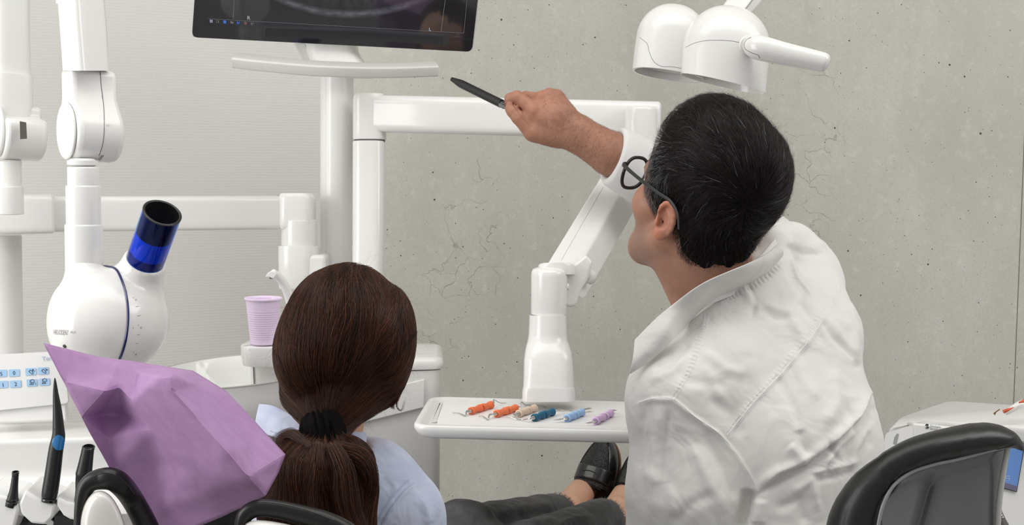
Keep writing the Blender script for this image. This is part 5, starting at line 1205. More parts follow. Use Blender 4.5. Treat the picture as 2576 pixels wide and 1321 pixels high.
# subdivide once for the folds
def subdiv(v, f):
    e = np.concatenate([np.sort(f[:, [k, (k+1) % 4]], 1) for k in range(4)]); u, inv = np.unique(e, axis=0, return_inverse=True); inv = inv.reshape(4, -1)
    em = v[u].mean(1); fc = v[f].mean(1); nv = len(v); ne = len(u); V = np.concatenate([v, em, fc]); ci = nv+ne+np.arange(len(f)); F = []
    for k in range(4): F.append(np.stack([f[:, k], nv+inv[k], ci, nv+inv[(k+3) % 4]], 1))
    return V, np.concatenate(F)
v, f = subdiv(v, f); v = relax(v, f, 3)
FO = [
 # sleeve seam and shoulder seams as soft steps
 ([(1595, 1018), (1640, 1004), (1692, 1004), (1750, 1050), (1810, 1092), (1852, 1140), (1885, 1190), (1912, 1240)], .0032, 9, 1),
 ([(1692, 1004), (1735, 930), (1765, 850), (1778, 792)], .0009, 7, 0, 160), ([(1815, 1100), (1885, 1014), (1960, 932), (2025, 852), (2070, 782), (2100, 715)], .0007, 6, 0, 300), ([(1970, 652), (1938, 690), (1895, 720), (1850, 742), (1812, 762)], -.0012, 8, 0, 120),
 ([(1830, 1095), (1900, 1010), (1975, 930), (2040, 850), (2085, 780), (2115, 715)], .0016, 7),
 # fold sweeping over the lower back, deep crease at its start
 ([(1905, 1238), (1960, 1190), (2030, 1165), (2100, 1110), (2160, 1050), (2195, 985)], .0085, 15, -1),
 ([(1905, 1238), (1985, 1195), (2060, 1150), (2110, 1105)], -.006, 13),
 ([(1985, 1120), (2030, 1165)], .006, 14), ([(2010, 1080), (2035, 1150)], -.004, 12),
 ([(1888, 1230), (1880, 1275), (1862, 1340)], -.016, 15), ([(1912, 1255), (1905, 1321)], .006, 18),
 # diagonal tension folds on the back
 ([(1975, 770), (2010, 830), (2030, 880)], .0045, 14), ([(2000, 745), (2045, 800), (2075, 870)], -.004, 13), ([(2080, 800), (2120, 860), (2160, 920)], .0045, 13),
 ([(2060, 790), (2095, 850), (2150, 905), (2165, 935)], -.0035, 9), ([(2130, 760), (2150, 830), (2155, 900)], .004, 14),
 ([(1990, 880), (2020, 950), (2060, 1010)], .0035, 15), ([(1950, 940), (1990, 1010), (2010, 1080)], -.003, 14), ([(2100, 930), (2110, 1010), (2080, 1070)], .004, 18),
 ([(1860, 720), (1910, 770), (1990, 790)], .004, 12), ([(1885, 745), (1950, 800), (2020, 800)], -.003, 11), ([(1870, 690), (1900, 760), (1890, 800)], -.0025, 9),
 ([(1985, 640), (2005, 700), (2045, 752)], .0035, 10, -1), ([(1975, 650), (1995, 710), (2030, 755)], -.0025, 10), ([(1975, 618), (2020, 640), (2075, 642)], -.0030, 8), ([(1975, 600), (2030, 622), (2085, 612)], .0022, 12),
 ([(1760, 880), (1830, 930), (1880, 940)], .003, 15), ([(1780, 1000), (1840, 1040), (1870, 1100)], -.003, 16), ([(1700, 930), (1740, 960), (1830, 970)], -.0025, 14), ([(1770, 920), (1820, 1010)], .0025, 13),
 # sleeve folds
 ([(1660, 1020), (1655, 1100), (1640, 1200), (1640, 1321)], .004, 16), ([(1685, 1030), (1672, 1130), (1665, 1260)], -.0035, 11), ([(1622, 1025), (1612, 1120), (1606, 1180)], -.003, 10),
 ([(1740, 1120), (1780, 1200), (1830, 1290)], .004, 17), ([(1770, 1090), (1820, 1180), (1850, 1260)], -.004, 15), ([(1690, 1321), (1740, 1270), (1800, 1240)], -.003, 15), ([(1620, 1180), (1680, 1230), (1700, 1300)], .003, 16), ([(1640, 930), (1700, 900), (1740, 860)], -.003, 10), ([(1630, 960), (1690, 935), (1720, 900)], .0025, 10),
 # crumples at the hip
 ([(2130, 1010), (2150, 1090), (2120, 1180)], -0.0037, 10), ([(2160, 1080), (2110, 1120), (2075, 1180)], 0.0037, 9), ([(2195, 1060), (2150, 1130), (2140, 1180)], 0.0031, 9), ([(2205, 1010), (2180, 1080), (2190, 1130)], -0.0025, 10),
 ([(2040, 1190), (2090, 1180), (2160, 1160)], 0.0034, 8), ([(2050, 1210), (2100, 1200), (2150, 1185)], -0.0031, 8), ([(1990, 1240), (2040, 1210), (2060, 1290)], 0.0037, 12), ([(1950, 1280), (2010, 1260), (2030, 1321)], -0.0037, 13), ([(2080, 1100), (2100, 1150), (2075, 1200)], -0.0025, 7)]
def sil(v, f, lst):
    n = vnormals(v, f); px = topx(v)[:, :2]; w = np.zeros(len(v))
    for x, y, r, h in lst: w += h*np.exp(-((px[:, 0]-x)**2+(px[:, 1]-y)**2)/r**2)
    return v+n*w[:, None]
v = sil(v, f, [(2150, 720, 40, .0), (2190, 1000, 60, .004)])
v = folds(v, f, FO)
nb_ = vnoise(v, 14, 11)*.0014+vnoise(v, 32, 12)*.0009+vnoise(v, 70, 13)*.0006
v = v+vnormals(v, f)*nb_[:, None]
coat = np_mesh('coat', v, f, COAT, man)
STI = mat('white_seam_thread', (.74, .74, .725), .85)
def seam(poly, wpx=8, r=.0005, parent=coat, m=STI, target=coat, rows=2):
    p = np.array(poly, float); b = MB()
    for s in np.linspace(-wpx/2, wpx/2, rows):
        t = np.gradient(p, axis=0); nn_ = np.stack([-t[:, 1], t[:, 0]], 1); nn_ /= np.linalg.norm(nn_, axis=1, keepdims=True); b.add(*line_on(target, p+nn_*s, r, .0001))
    if b.v: b.obj('stitched_seam', m, parent)
seam([(1830, 1092), (1900, 1007), (1975, 927), (2040, 847), (2085, 777), (2117, 712)], 12, .00035)
seam([(1830, 1095), (1900, 1010), (1975, 930), (2040, 850), (2085, 780), (2115, 715)], 0, .0006, rows=1)
seam([(1692, 1004), (1735, 930), (1765, 850), (1778, 792)], 9, .00035)
seam([(1607, 1014), (1640, 1004), (1692, 1004), (1750, 1050), (1810, 1092), (1852, 1140), (1885, 1190), (1908, 1236)], 0, .0005, rows=1)
# ---- collar: a folded band standing round the neck
def sheet(name, top, bot, material, parent, nseg=60, rows=14, thick=.0022, belly=0.0, curl=0.0, target=None, wr=0.0006):
    """top and bottom edges as (x, y, depth) splines; belly pushes the middle towards the camera"""
    A = spline(top, 10); B = spline(bot, 10); A = [A[int(round(k*(len(A)-1)/nseg))] for k in range(nseg+1)]; B = [B[int(round(k*(len(B)-1)/nseg))] for k in range(nseg+1)]
    v = []
    for j in range(rows+1):
        t = j/rows
        for a, b in zip(A, B):
            p = P(*a)*(1-t)+P(*b)*t; q = -CF*belly*math.sin(PI*t)+(-CF)*curl*math.sin(PI*min(1, t*2)/1)*0; v.append(p+q)
    v = np.array(v); v += (-CF)[None]*(vnoise(v, 45, 9)*wr+vnoise(v, 110, 4)*wr*.6)[:, None]
    f = [(j*(nseg+1)+i, (j+1)*(nseg+1)+i, (j+1)*(nseg+1)+i+1, j*(nseg+1)+i+1) for j in range(rows) for i in range(nseg)]
    return mesh_obj(name, v, f, material, parent, solid=thick, angle=180, sub=1)
def on(x, y, off): 
    h_ = hit(coat, x, y, off); return topx(h_[0]) if h_ else np.array((x, y, 2.05))
ct_top = [(1958, 612, 2.035), (1925, 640, 1.985), (1880, 663, 1.955), (1830, 684, 1.945), (1780, 706, 1.945), (1740, 730, 1.95), (1700, 760, 1.96), (1660, 792, 1.965), (1625, 826, 1.97), (1596, 856, 1.975)]
ct_bot = [(1972, 640, 0), (1940, 676, 0), (1895, 706, 0), (1850, 728, 0), (1810, 747, 0), (1770, 775, 0), (1730, 815, 0), (1690, 858, 0), (1640, 905, 0), (1583, 943, 0)]
bot = []
for i, (x, y, _) in enumerate(ct_bot):
    if i < 7: d = on(x, y, .006)[2]; d = min(d, 2.04); print('collar', x, y, round(float(d), 3))
    else: d = 1.955
    bot.append((x, y, d))
collar = sheet('collar', ct_top, bot, COAT, man, belly=.012)
sheet('collar_stand', [(1950, 600, 2.10), (1905, 650, 2.06), (1850, 690, 2.03), (1780, 730, 2.00), (1715, 775, 1.99), (1660, 815, 1.99), (1605, 862, 1.985)], [(1965, 660, 2.09), (1920, 700, 2.05), (1850, 740, 2.02), (1780, 770, 2.0), (1720, 810, 2.0), (1660, 850, 1.99), (1606, 885, 1.99)], COAT, man, belly=0)
bc_ = [tuple(q) for q in ((1972, 633), (1940, 668), (1895, 698), (1850, 720), (1805, 740), (1765, 768), (1725, 806), (1685, 850), (1640, 892), (1594, 931))]
# ---- cuff
cc, ce = P(1545, 393, 2.475), P(1640, 448, 2.50); ca = nrm(ce-cc); a_, b_ = frame(ca, -CF)
KNIT = mat('white_knit_cuff', (.80, .80, .79), .85); nt = KNIT.node_tree
wvn = nt.nodes.new('ShaderNodeTexNoise'); wvn.inputs['Scale'].default_value = 900; bpn = nt.nodes.new('ShaderNodeBump'); bpn.inputs['Strength'].default_value = .5; bpn.inputs['Distance'].default_value = .0008
nt.links.new(wvn.outputs[0], bpn.inputs['Height']); nt.links.new(bpn.outputs[0], nt.nodes['Principled BSDF'].inputs['Normal'])
tn = nrm(V3(-.93, .36, .10)); Lc_ = np.linalg.norm(ce-cc); rr = []
prof_c = [(-.0, M(51, 2.48), .9), (.0, M(57, 2.48), 1), (-.006, M(68, 2.48), 1), (-.004, M(73, 2.48), 1), (.004, M(76, 2.48), 1), (.03, M(78, 2.48), 1), (Lc_*.8, M(80, 2.48), 1), (Lc_*1.1, M(72, 2.48), 1)]
tiltv = nrm(ca+V3(.10, .30, 0)*.5)
def cring(h, r, m=120, rib=.0005):
    out = []
    for k in range(m):
        t = 2*PI*k/m; rr_ = r+rib*math.cos(k*PI); p = cc+ca*h+a_*rr_*math.cos(t)*.92+b_*rr_*math.sin(t); out.append(p-ca*(np.dot(p-cc-ca*h, V3(.55, .83, 0))*.18))
    return out
MB().add(*rings([cring(.05, M(52, 2.48)), cring(.0, M(55, 2.48)), cring(-.004, M(62, 2.48)), cring(-.003, M(70, 2.48)), cring(.002, M(74, 2.48)), cring(.02, M(77, 2.48)), cring(.05, M(80, 2.48)), cring(.10, M(81, 2.48)), cring(.15, M(80, 2.48)), cring(.16, M(50, 2.48))], False, False)).obj('cuff', KNIT, man, angle=180)

# ---- trousers, mostly below the picture
TROU = mat('dark_trousers', (.03, .035, .05), .8)
tf = s_u([s_cone(P(1985, 1560, 2.03), P(1985, 1640, 2.06), .15, .15), leg(hipL, kneeL, kneeL+np.array((0, .05, 0))), leg(hipR, kneeR, kneeR+np.array((.02, .05, 0)))], .04)
v, f = nets(tf, *bb([hipL, hipR, kneeL, kneeR, kneeL*np.array((1, 1, 0)), P(1985, 1560, 2.03)], .17), .012); np_mesh('trousers', relax(v, f, 2), f, TROU, man)
for kn_ in (kneeL+np.array((0, .05, 0)), kneeR+np.array((.02, .05, 0))):
    MB().add(*loft([(np.array((kn_[0], kn_[1]+.05, z)), np.array((1., 0, 0)), np.array((0, 1., 0)), .045*k, .13*k, 2.6) for z, k in ((.0, .95), (.02, 1), (.05, .92), (.085, .55))])).obj('shoe', mat('white_clog', (.6, .6, .6), .5), man)

# ---- glasses and pen
gl = thing('eyeglasses', 'black framed glasses on the face of the man in the white coat', 'glasses', H(.10, 0, -.01))
FR = mat('matte_black_frame', (.012, .012, .013), .42)
GB = lambda x, y: H(.118-.9*abs(y)**1.5*.9, y, x)
LZ, LW, LH = -.017, .0285, .0245
def lensring(s, k=1.0):
    out = []
    for t in np.linspace(0, 2*PI, 49)[:-1]:
        cx, sz = math.cos(t), math.sin(t); a = math.copysign(abs(cx)**(2/2.6), cx); b = math.copysign(abs(sz)**(2/2.6), sz)
        y = .037+LW*k*a*(1-.10*(b < 0)*abs(b)); z = LZ+LH*k*b+.0015*a
        out.append(H(.124-(y/.065)**2*.014, y*s, z))
    return out
for s in (1, -1):
    r_ = lensring(s); MB().add(*tube(r_+[r_[0]], .0026, n=10, smooth=False, cap=False)).obj('rim', FR, gl)
    q = lensring(s, .96); cq = sum(q)/len(q); n_ = len(q); v = [cq]+q; mesh_obj('lens', v+[p+HF*.0012 for p in v], [(0, i+1, (i+1) % n_+1) for i in range(n_)]+[(n_+1, n_+2+(i+1) % n_, n_+2+i) for i in range(n_)]+[(i+1, n_+2+i, n_+2+(i+1) % n_, (i+1) % n_+1) for i in range(n_)], GLASS, gl)
    MB().add(*tube([H(.1100, .0655*s, -.002), H(.109, .0700*s, -.002), H(.104, .0745*s, -.002), H(.08, .0800*s, -.003), H(.04, .0860*s, -.004), H(.0, .0885*s, -.005), H(-.025, .0885*s, -.006), H(-.044, .086*s, -.016), H(-.054, .083*s, -.036)], [.0032, .0038, .0036, .0030, .0027, .0025, .0025, .0022, .0018], n=12, flat=.55, hint=HU)).obj('temple', FR, gl)
MB().add(*tube([H(.1235, .009, -.008), H(.127, 0, -.004), H(.1235, -.009, -.008)], .0022, n=10)).obj('bridge', FR, gl)
pn_ = thing('pen', 'matt black pen held out towards the monitor by a tanned hand', 'pen', P(1205, 232, 2.52))
p0, p1, p2, p3 = P(1136, 199, 2.56), P(1160, 211, 2.55), P(1262, 261, 2.492), P(1300, 279, 2.475)
MB().add(*tube([p0, p1, p2], [M(5, 2.55), M(10.5, 2.55), M(11, 2.5)], n=24, smooth=False)).obj('pen_body', BLACKP, pn_, angle=25)
MB().add(*tube([p2, p3], [M(9, 2.5), M(8, 2.5)], n=20, smooth=False)).obj('pen_barrel', BLACKG, pn_)
MB().add(*extr([P(1253, 262, 2.478), P(1256, 258, 2.478), P(1270, 266, 2.470), P(1272, 274, 2.470), P(1264, 273, 2.470), P(1254, 266, 2.474)], CF*.006)).obj('pen_clip', BLACKG, pn_, bevel=.0008, angle=30)
# ================================================================== the patient
wo = thing('person', 'woman with a brown ponytail and pale blue shirt, sitting with her back to the camera', 'person', P(860, 1600, 1.95)*np.array((1, 1, 0))+UP*.5)
WD = 1.80; w_ = lambda x, y, d=0: P(x, y, WD+d)
GF = nrm(V3(.12, -.12, -1)); GU = nrm(V3(.04, 1, -.12)); GU = nrm(GU-GF*(GU@GF)); GS = np.cross(GU, GF); GA = (GF, GS, GU)
GO = w_(868, 868, .03)
def G(x, y, z): return GO+GF*x+GS*y+GU*z
hw = [s_ell(G(-.005, 0, .02), (.088, .070, .080), GA), s_ell(G(.045, 0, -.030), (.040, .050, .052), GA), s_cone(G(.05, .012, -.074), G(.05, -.012, -.074), .019, .019)]
hw += pair(lambda s: s_cone(G(-.0, .046*s, -.045), G(.045, .02*s, -.072), .017, .018))
NW = P(812, 1190, 1.84)
hw += [s_cone(G(-.02, 0, -.05), NW, .038, .046)]
hw_ = s_u(hw, .02)
for s in (1, -1): hw_ = s_sub(hw_, sph(G(.092, .028*s, -.014), .014), .010)
hw_ = s_u([hw_, s_cone(G(.082, 0, -.01), G(.102, 0, -.038), .006, .009)], .007)
hw_ = s_u([hw_, s_cone(G(.083, .016, -.058), G(.087, -.0, -.056), .005, .006), s_cone(G(.083, -.016, -.058), G(.087, 0, -.056), .005, .006)], .005)
for s in (1, -1): hw_ = s_u([hw_, sph(G(.073, .028*s, -.014), .0115)], .002)
hw_ = s_u([hw_, ear(G(-.005, .070, -.02), 1, *GA), ear(G(-.005, -.070, -.02), -1, *GA)], .004)
# legs
WLH, WRH = P(1010, 1560, 2.02), P(1180, 1560, 1.98)
WLK, WRK = P(1175, 1362, 2.26), P(1325, 1402, 2.24)
A1, A2 = P(1424, 1286, 2.60), P(1549, 1296, 2.57)
TO1, TO2 = P(1512, 1150, 2.70), P(1600, 1160, 2.66)
cw = [hw_, s_cone(NW, P(830, 1320, 1.90), .05, .09), s_cone(P(830, 1320, 1.90), P(950, 1560, 1.98), .10, .12), s_cone(P(650, 1310, 1.92), P(1010, 1290, 1.86), .048, .048)]
cw += [s_cone(P(650, 1310, 1.92), P(560, 1560, 1.98), .04, .034), s_cone(P(560, 1560, 1.98), P(760, 1640, 2.2), .034, .024), s_cone(P(1010, 1290, 1.86), P(1100, 1560, 1.94), .042, .036), s_cone(P(1100, 1560, 1.94), P(1000, 1640, 2.18), .034, .024)]
for Hh, K_, A_ in ((WLH, WLK, A1), (WRH, WRK, A2)): cw += [s_path([P(950, 1560, 1.98), Hh, K_, A_], [.09, .070, .046, .028])]
for A_, T_, hl, mid in ((A1, P(1508, 1150, 2.758), P(1462, 1318, 2.71), P(1474, 1224, 2.758)), (A2, P(1612, 1165, 2.723), P(1570, 1330, 2.675), P(1579, 1238, 2.722))): cw += [s_path([A_, hl], [.029, .026]), s_path([A_, mid, T_], [.030, .026, .014])]
for c_, s in ((P(760, 1640, 2.2), 1), (P(1000, 1640, 2.18), -1)):
    fd = nrm(np.array((.15*s, 1, -.1))); aa, bb_ = frame(fd); cw += [s_cone(c_, c_+fd*.06, .022, .026)]+[s_path([c_+fd*.06+bb_*(k-1.5)*.017, c_+fd*.10+bb_*(k-1.5)*.019, c_+fd*.13+bb_*(k-1.5)*.019-UP*.012], [.0085, .0075, .0065]) for k in range(4)]
wfull = s_u(cw, .012)
lo, hi = bb([G(.11, 0, 0), G(-.1, 0, .11), P(560, 1640, 2.2), P(560, 1560, 1.9), TO1, TO2, P(650, 1310, 1.9), P(1330, 1600, 2.0), P(1604, 1330, 2.7)], .06)
v, f = nets(wfull, lo, hi, .0042); v = relax(v, f, 1)
cols = np.tile((.62, .36, .25), (len(v), 1))*(1+.06*vnoise(v, 50)[:, None]); cl = np.linalg.norm(v-G(.085, 0, -.057), axis=1) < .016; cols[cl] = (.5, .18, .15)
for s in (1, -1): cols[np.linalg.norm(v-G(.073, .028*s, -.014), axis=1) < .0118] = (.7, .68, .65)
wbody = np_mesh('body', v, f, SKINF, wo); tint(wbody, np.clip(cols, 0, 1))
# ---- hair: one swept volume gathered into the scrunchie
TIE = w_(822, 1070, -.085)
hv = [s_ell(w_(866, 835, 0), (M(148, WD), M(165, WD), .100), (CR, CU, CF)), s_ell(w_(978, 848, .01), (M(63, WD), M(128, WD), .085), (CR, CU, CF)), s_cone(w_(960, 850, .0), w_(950, 930, .0), M(72, WD), M(70, WD)), s_ell(w_(798, 885, -.0), (M(102, WD), M(135, WD), .085), (CR, CU, CF)),
      s_ell(w_(888, 768, .01), (M(92, WD), M(99, WD), .08), (CR, CU, CF)), s_cone(w_(865, 930, -.01), w_(822, 1062, -.045), M(128, WD), M(48, WD)), s_cone(w_(772, 990, .0), w_(800, 1058, -.04), M(62, WD), M(34, WD)), s_cone(w_(930, 960, .01), w_(850, 1050, -.04), M(78, WD), M(38, WD))]
wh0 = s_u(hv, .009)
def combed(p):                                   # ridges that run towards the tie
    q = topx(p); an = np.arctan2(q[:, 0]-822, 1110-q[:, 1]); r = np.hypot(q[:, 0]-822, q[:, 1]-1110)
    return (.0022*np.sin(an*15+1.7*np.sin(an*5+2)+r*.006)+.0013*np.sin(an*46+2.2*np.sin(an*9+r*.012))+.0010*np.sin(an*97+r*.02))*np.clip((1150-q[:, 1])/80, 0, 1)
whair = lambda p: wh0(p)+combed(p)
v, f = nets(whair, *bb([w_(690, 660, -.12), w_(1050, 1110, .12)], .02), .0030); v = relax(v, f, 1)
hcol = mat('brown_hair_base', (.014, .006, .0035), .8, spec=.1)
wh = np_mesh('hair', v, f, hcol, wo)
Nn = 32000; K = 16
vv = surf_pts(v, f, int(Nn*2.4)); g0 = sgrad(wh0, vv); fac = -(g0@CF); vv = vv[(fac > -.55)][:Nn]; Nn = len(vv)
qx = topx(vv)[:, 1]
tie2 = w_(820, 1078, -.055)
pts = np.zeros((Nn, K, 3)); cur = onto(wh0, vv, .0005, 1); dist = np.linalg.norm(tie2-cur, axis=1); ln = np.minimum(dist, rng.uniform(.06, .16, Nn)); off = rng.random(Nn)**3*.0035; jit = rng.normal(0, .10, (Nn, 3))
for k in range(K):
    pts[:, k] = cur; d = tie2-cur; nn = sgrad(wh0, cur); dl = np.linalg.norm(d, axis=1, keepdims=True); d = d/dl
    # near the crown the hair still runs down the back of the head before it bends to the tie
    d = d+jit*np.clip(dl/.1, 0, 1)+np.stack([vnoise(cur, 30, s) for s in (4, 5, 6)], 1)*.26; d = d-nn*(d*nn).sum(1)[:, None]; d /= np.linalg.norm(d, axis=1, keepdims=True)+1e-6
    cur = cur+d*(ln/K)[:, None]; cur = cur-nn*((wh0(cur)-off-.0004)*.9)[:, None]
def wcol(n, p):
    c = np.tile((.042, .0150, .008), (n, 1))*rng.uniform(.35, 1.6, (n, 1)); warm = rng.random(n) < .22; c[warm] = np.array((.15, .052, .025))*rng.uniform(.7, 1.3, (warm.sum(), 1)); return c
WM = hairmat('brown_hair_strand', .33)
pts = clump(pts, 1500, .5); strands('hair_strands', pts, rng.uniform(.00009, .00015, Nn), wcol(Nn, 0), WM, wh)
# loose hairs round the outline
edge_ = vv[np.abs(sgrad(wh0, vv)@CF) < .35]; edge_ = edge_[rng.choice(len(edge_), 200)]; K2 = 12; pts = np.zeros((len(edge_), K2, 3)); cur = edge_.copy(); nn0 = sgrad(wh0, cur)
dr = nrm(-UP)*.6+nn0*rng.uniform(.1, .8, (len(cur), 1))+rng.normal(0, .35, cur.shape); bend = rng.normal(0, .07, cur.shape)
for k in range(K2):
    pts[:, k] = cur; dr /= np.linalg.norm(dr, axis=1, keepdims=True); cur = cur+dr*.0030; dr = dr-nn0*.10+bend
strands('stray_hair', pts, np.full(len(edge_), .00006), wcol(len(edge_), 0), WM, wh)
def lock(name, path, spread, n, parent, K=26, r=.00014, wave=.0015):
    """a lock of hair following a centre line; spread is its half width per point"""
    q = np.array([np.append(P(*p), s) for p, s in zip(path, spread)]); S = np.array(spline(list(q), 8)); S = S[[int(round(k*(len(S)-1)/(K-1))) for k in range(K)]]
    o = rng.normal(0, .55, (n, 3)); o /= np.maximum(1, np.linalg.norm(o, axis=1, keepdims=True)); pts = S[None, :, :3]+o[:, None, :]*S[None, :, 3:4]
    ph = rng.uniform(0, 6, (n, 1, 3)); pts = pts+wave*np.sin(np.linspace(0, 9, K)[None, :, None]+ph)*np.linspace(0, 1, K)[None, :, None]
    cut = rng.uniform(.75, 1.0, n); t = np.linspace(0, 1, K); idx = (t[None]*cut[:, None])*(K-1); i0 = np.floor(idx).astype(int).clip(0, K-2); fr = (idx-i0)[..., None]
    pts = pts[np.arange(n)[:, None], i0]*(1-fr)+pts[np.arange(n)[:, None], i0+1]*fr
    return strands(name, pts, rng.uniform(.7, 1.3, n)*r, wcol(n, 0), WM, parent)
lock('loose_lock', [(985, 900, 1.80), (1000, 960, 1.80), (996, 1000, 1.80), (985, 1018, 1.80), (992, 1028, 1.80)], [.006, .005, .0045, .003, .001], 260, wh)
lock('loose_lock', [(1004, 985, 1.80), (998, 1020, 1.80), (1008, 1033, 1.80), (1016, 1020, 1.80), (1020, 995, 1.80)], [.003, .001, .0006, .0006, .0004], 14, wh)
lock('loose_lock', [(905, 1060, 1.74), (885, 1085, 1.73), (868, 1108, 1.73), (872, 1124, 1.73), (884, 1112, 1.73)], [.004, .002, .0012, .0008, .0006], 30, wh)
# ---- ponytail
PT = [s_cone(w_(818, 1110, -.085), w_(800, 1180, -.095), .022, .048), s_cone(w_(862, 1178, -.085), w_(872, 1230, -.09), .038, .033), s_cone(w_(872, 1230, -.09), w_(868, 1380, -.085), .033, .036), s_cone(w_(790, 1190, -.09), w_(760, 1300, -.085), .046, .044),
      s_cone(w_(735, 1150, -.085), w_(720, 1240, -.08), .020, .030), s_cone(w_(760, 1300, -.085), w_(800, 1400, -.08), .05, .05), s_cone(w_(728, 1118, -.085), w_(770, 1125, -.09), .013, .015)]
pt0 = s_u(PT, .012)
def ptr(p): 
    q = topx(p); s = (q[:, 0]-820)/(q[:, 1]-1010).clip(60); return pt0(p)+.0022*np.sin(s*26+1.5*np.sin(q[:, 1]*.018))+.0012*np.sin(s*61+q[:, 1]*.02)
v, f = nets(ptr, *bb([w_(660, 1090, -.15), w_(950, 1400, .0)], .02), .0032); v = relax(v, f, 1)
pt = np_mesh('ponytail', v, f, hcol, wo)
Nn = 15000; vv = surf_pts(v, f, int(Nn*2)); g0 = sgrad(pt0, vv); vv = vv[-(g0@CF) > -.4][:Nn]; Nn = len(vv); src = w_(818, 1085, -.085); pts = np.zeros((Nn, K, 3)); cur = vv.copy(); ln = rng.uniform(.05, .11, Nn); off = rng.random(Nn)**2*.004
for k in range(K):
    pts[:, k] = cur; nn = sgrad(pt0, cur); d = cur-src; d /= np.linalg.norm(d, axis=1, keepdims=True); d = d*.6-UP*.8+np.stack([vnoise(cur, 22, s) for s in (14, 15, 16)], 1)*.55; d = d-nn*(d*nn).sum(1)[:, None]; d /= np.linalg.norm(d, axis=1, keepdims=True)+1e-6
    cur = cur+d*(ln/K)[:, None]; cur = cur-nn*((pt0(cur)-off)*.9)[:, None]
pts = clump(pts, 500, .6); strands('hair_strands', pts, rng.uniform(.00009, .00016, Nn), wcol(Nn, 0), WM, pt)
for pth, sp, n in (([(826, 1120, 1.70), (800, 1118, 1.685), (758, 1128, 1.69), (735, 1150, 1.70), (720, 1190, 1.71)], [.006, .006, .006, .006, .008], 380),
                   ([(822, 1125, 1.695), (792, 1128, 1.675), (762, 1110, 1.685), (733, 1092, 1.70), (706, 1104, 1.72), (688, 1118, 1.73)], [.006, .005, .005, .007, .009, .008], 340),
                   ([(850, 1130, 1.69), (905, 1150, 1.68), (930, 1190, 1.68), (925, 1240, 1.69), (900, 1290, 1.70), (905, 1350, 1.70)], [.010, .012, .010, .010, .011, .012], 700),
                   ([(840, 1130, 1.675), (862, 1180, 1.665), (868, 1240, 1.665), (885, 1300, 1.67), (915, 1350, 1.67)], [.010, .014, .016, .014, .012], 700),
                   ([(800, 1125, 1.675), (795, 1180, 1.66), (790, 1240, 1.665), (800, 1330, 1.67)], [.008, .011, .015, .018], 450),
                   ([(850, 1128, 1.69), (890, 1138, 1.70), (925, 1134, 1.71), (936, 1140, 1.71), (915, 1150, 1.71)], [.004, .003, .002, .001, .001], 40)):
    lock('ponytail_lock', pth, sp, n, pt, r=.00017, wave=.002)
# scrunchie: crumpled ring of cloth
sc_c0, sc_c1 = w_(808, 1070, -.080), w_(814, 1112, -.088); sax = nrm(sc_c1-sc_c0); a_, b_ = frame(sax, CR); R = []
for i in range(97):
    t = 2*PI*i/96; c = (sc_c0+sc_c1)/2+a_*.0145*math.cos(t)+b_*.015*math.sin(t); rd = nrm(a_*math.cos(t)+b_*math.sin(t)); R.append([c+rd*(.0115+.0016*math.sin(t*17)+.001*math.sin(t*29))*math.cos(u)+sax*(.024+.0030*math.sin(t*13))*math.sin(u)+rd*.0015*math.sin(t*22+u*2) for u in np.linspace(0, 2*PI, 25)[:-1]])
MB().add(*rings(R[:-1]+[R[0]], False, False)).obj('scrunchie', mat('black_scrunchie', (.004, .0035, .0033), .9, spec=.1), wo, angle=180)
# ---- shirt
BLU = mat('pale_blue_chambray', (.44, .49, .65), .8, bump=(1300, .15, .0004), var=(26, (.52, .56, .70), 5), sheen=.15, wrinkle=(22, .008))
sS = [s_cone(P(800, 1190, 1.86), P(830, 1330, 1.90), .05, .085), s_cone(P(720, 1270, 1.90), P(930, 1240, 1.86), .062, .066), s_cone(P(930, 1240, 1.86), P(1010, 1300, 1.86), .064, .052), s_cone(P(1010, 1300, 1.86), P(1062, 1560, 1.92), .052, .050), s_cone(P(640, 1330, 1.92), P(560, 1560, 1.97), .052, .048),
      s_cone(P(830, 1330, 1.90), P(950, 1560, 1.98), .12, .135), s_cone(P(720, 1270, 1.90), P(640, 1330, 1.92), .062, .052)]
shS = s_u(sS, .03); shS = s_sub(shS, s_cone(NW+UP*.01, G(-.02, 0, -.05), .054, .054), .006)
v, f = nets(shS, *bb([P(600, 1150, 1.86), P(1080, 1600, 1.95), P(540, 1560, 2.0), P(950, 1560, 1.98)], .15), .0048); v = relax(v, f, 2); v, f = subdiv(v, f); v = relax(v, f, 2)
v = folds(v, f, [([(1043, 1214), (1010, 1245), (985, 1280), (960, 1321)], .0030, 8, -1), ([(1000, 1215), (985, 1260), (950, 1310)], .0018, 8), ([(1060, 1250), (1075, 1290), (1080, 1321)], .003, 12), ([(960, 1200), (990, 1230)], -.0012, 9)])
v = v+vnormals(v, f)*(vnoise(v, 22, 31)*.0012+vnoise(v, 55, 32)*.0008)[:, None]
shirt = np_mesh('shirt', v, f, BLU, wo)
TH = mat('blue_seam_thread', (.44, .49, .66), .85)
seam([(1043, 1214), (1020, 1233), (1000, 1257), (985, 1280), (960, 1321)], 0, .0007, shirt, TH, shirt, 1); seam([(1028, 1207), (1006, 1228), (985, 1252), (968, 1278), (943, 1321)], 3, .0005, shirt, TH, shirt, 2)
def wsheet(name, top, bot, **k): return sheet(name, top, bot, BLU, wo, **k)
wsheet('collar', [(652, 1016, 1.88), (690, 1022, 1.86), (740, 1048, 1.83), (790, 1068, 1.80), (850, 1085, 1.80), (890, 1076, 1.80), (922, 1090, 1.83)], [(640, 1085, 1.86), (700, 1103, 1.815), (760, 1126, 1.785), (810, 1145, 1.77), (860, 1150, 1.775), (900, 1150, 1.79), (922, 1142, 1.82)], belly=.006, wr=.0008)
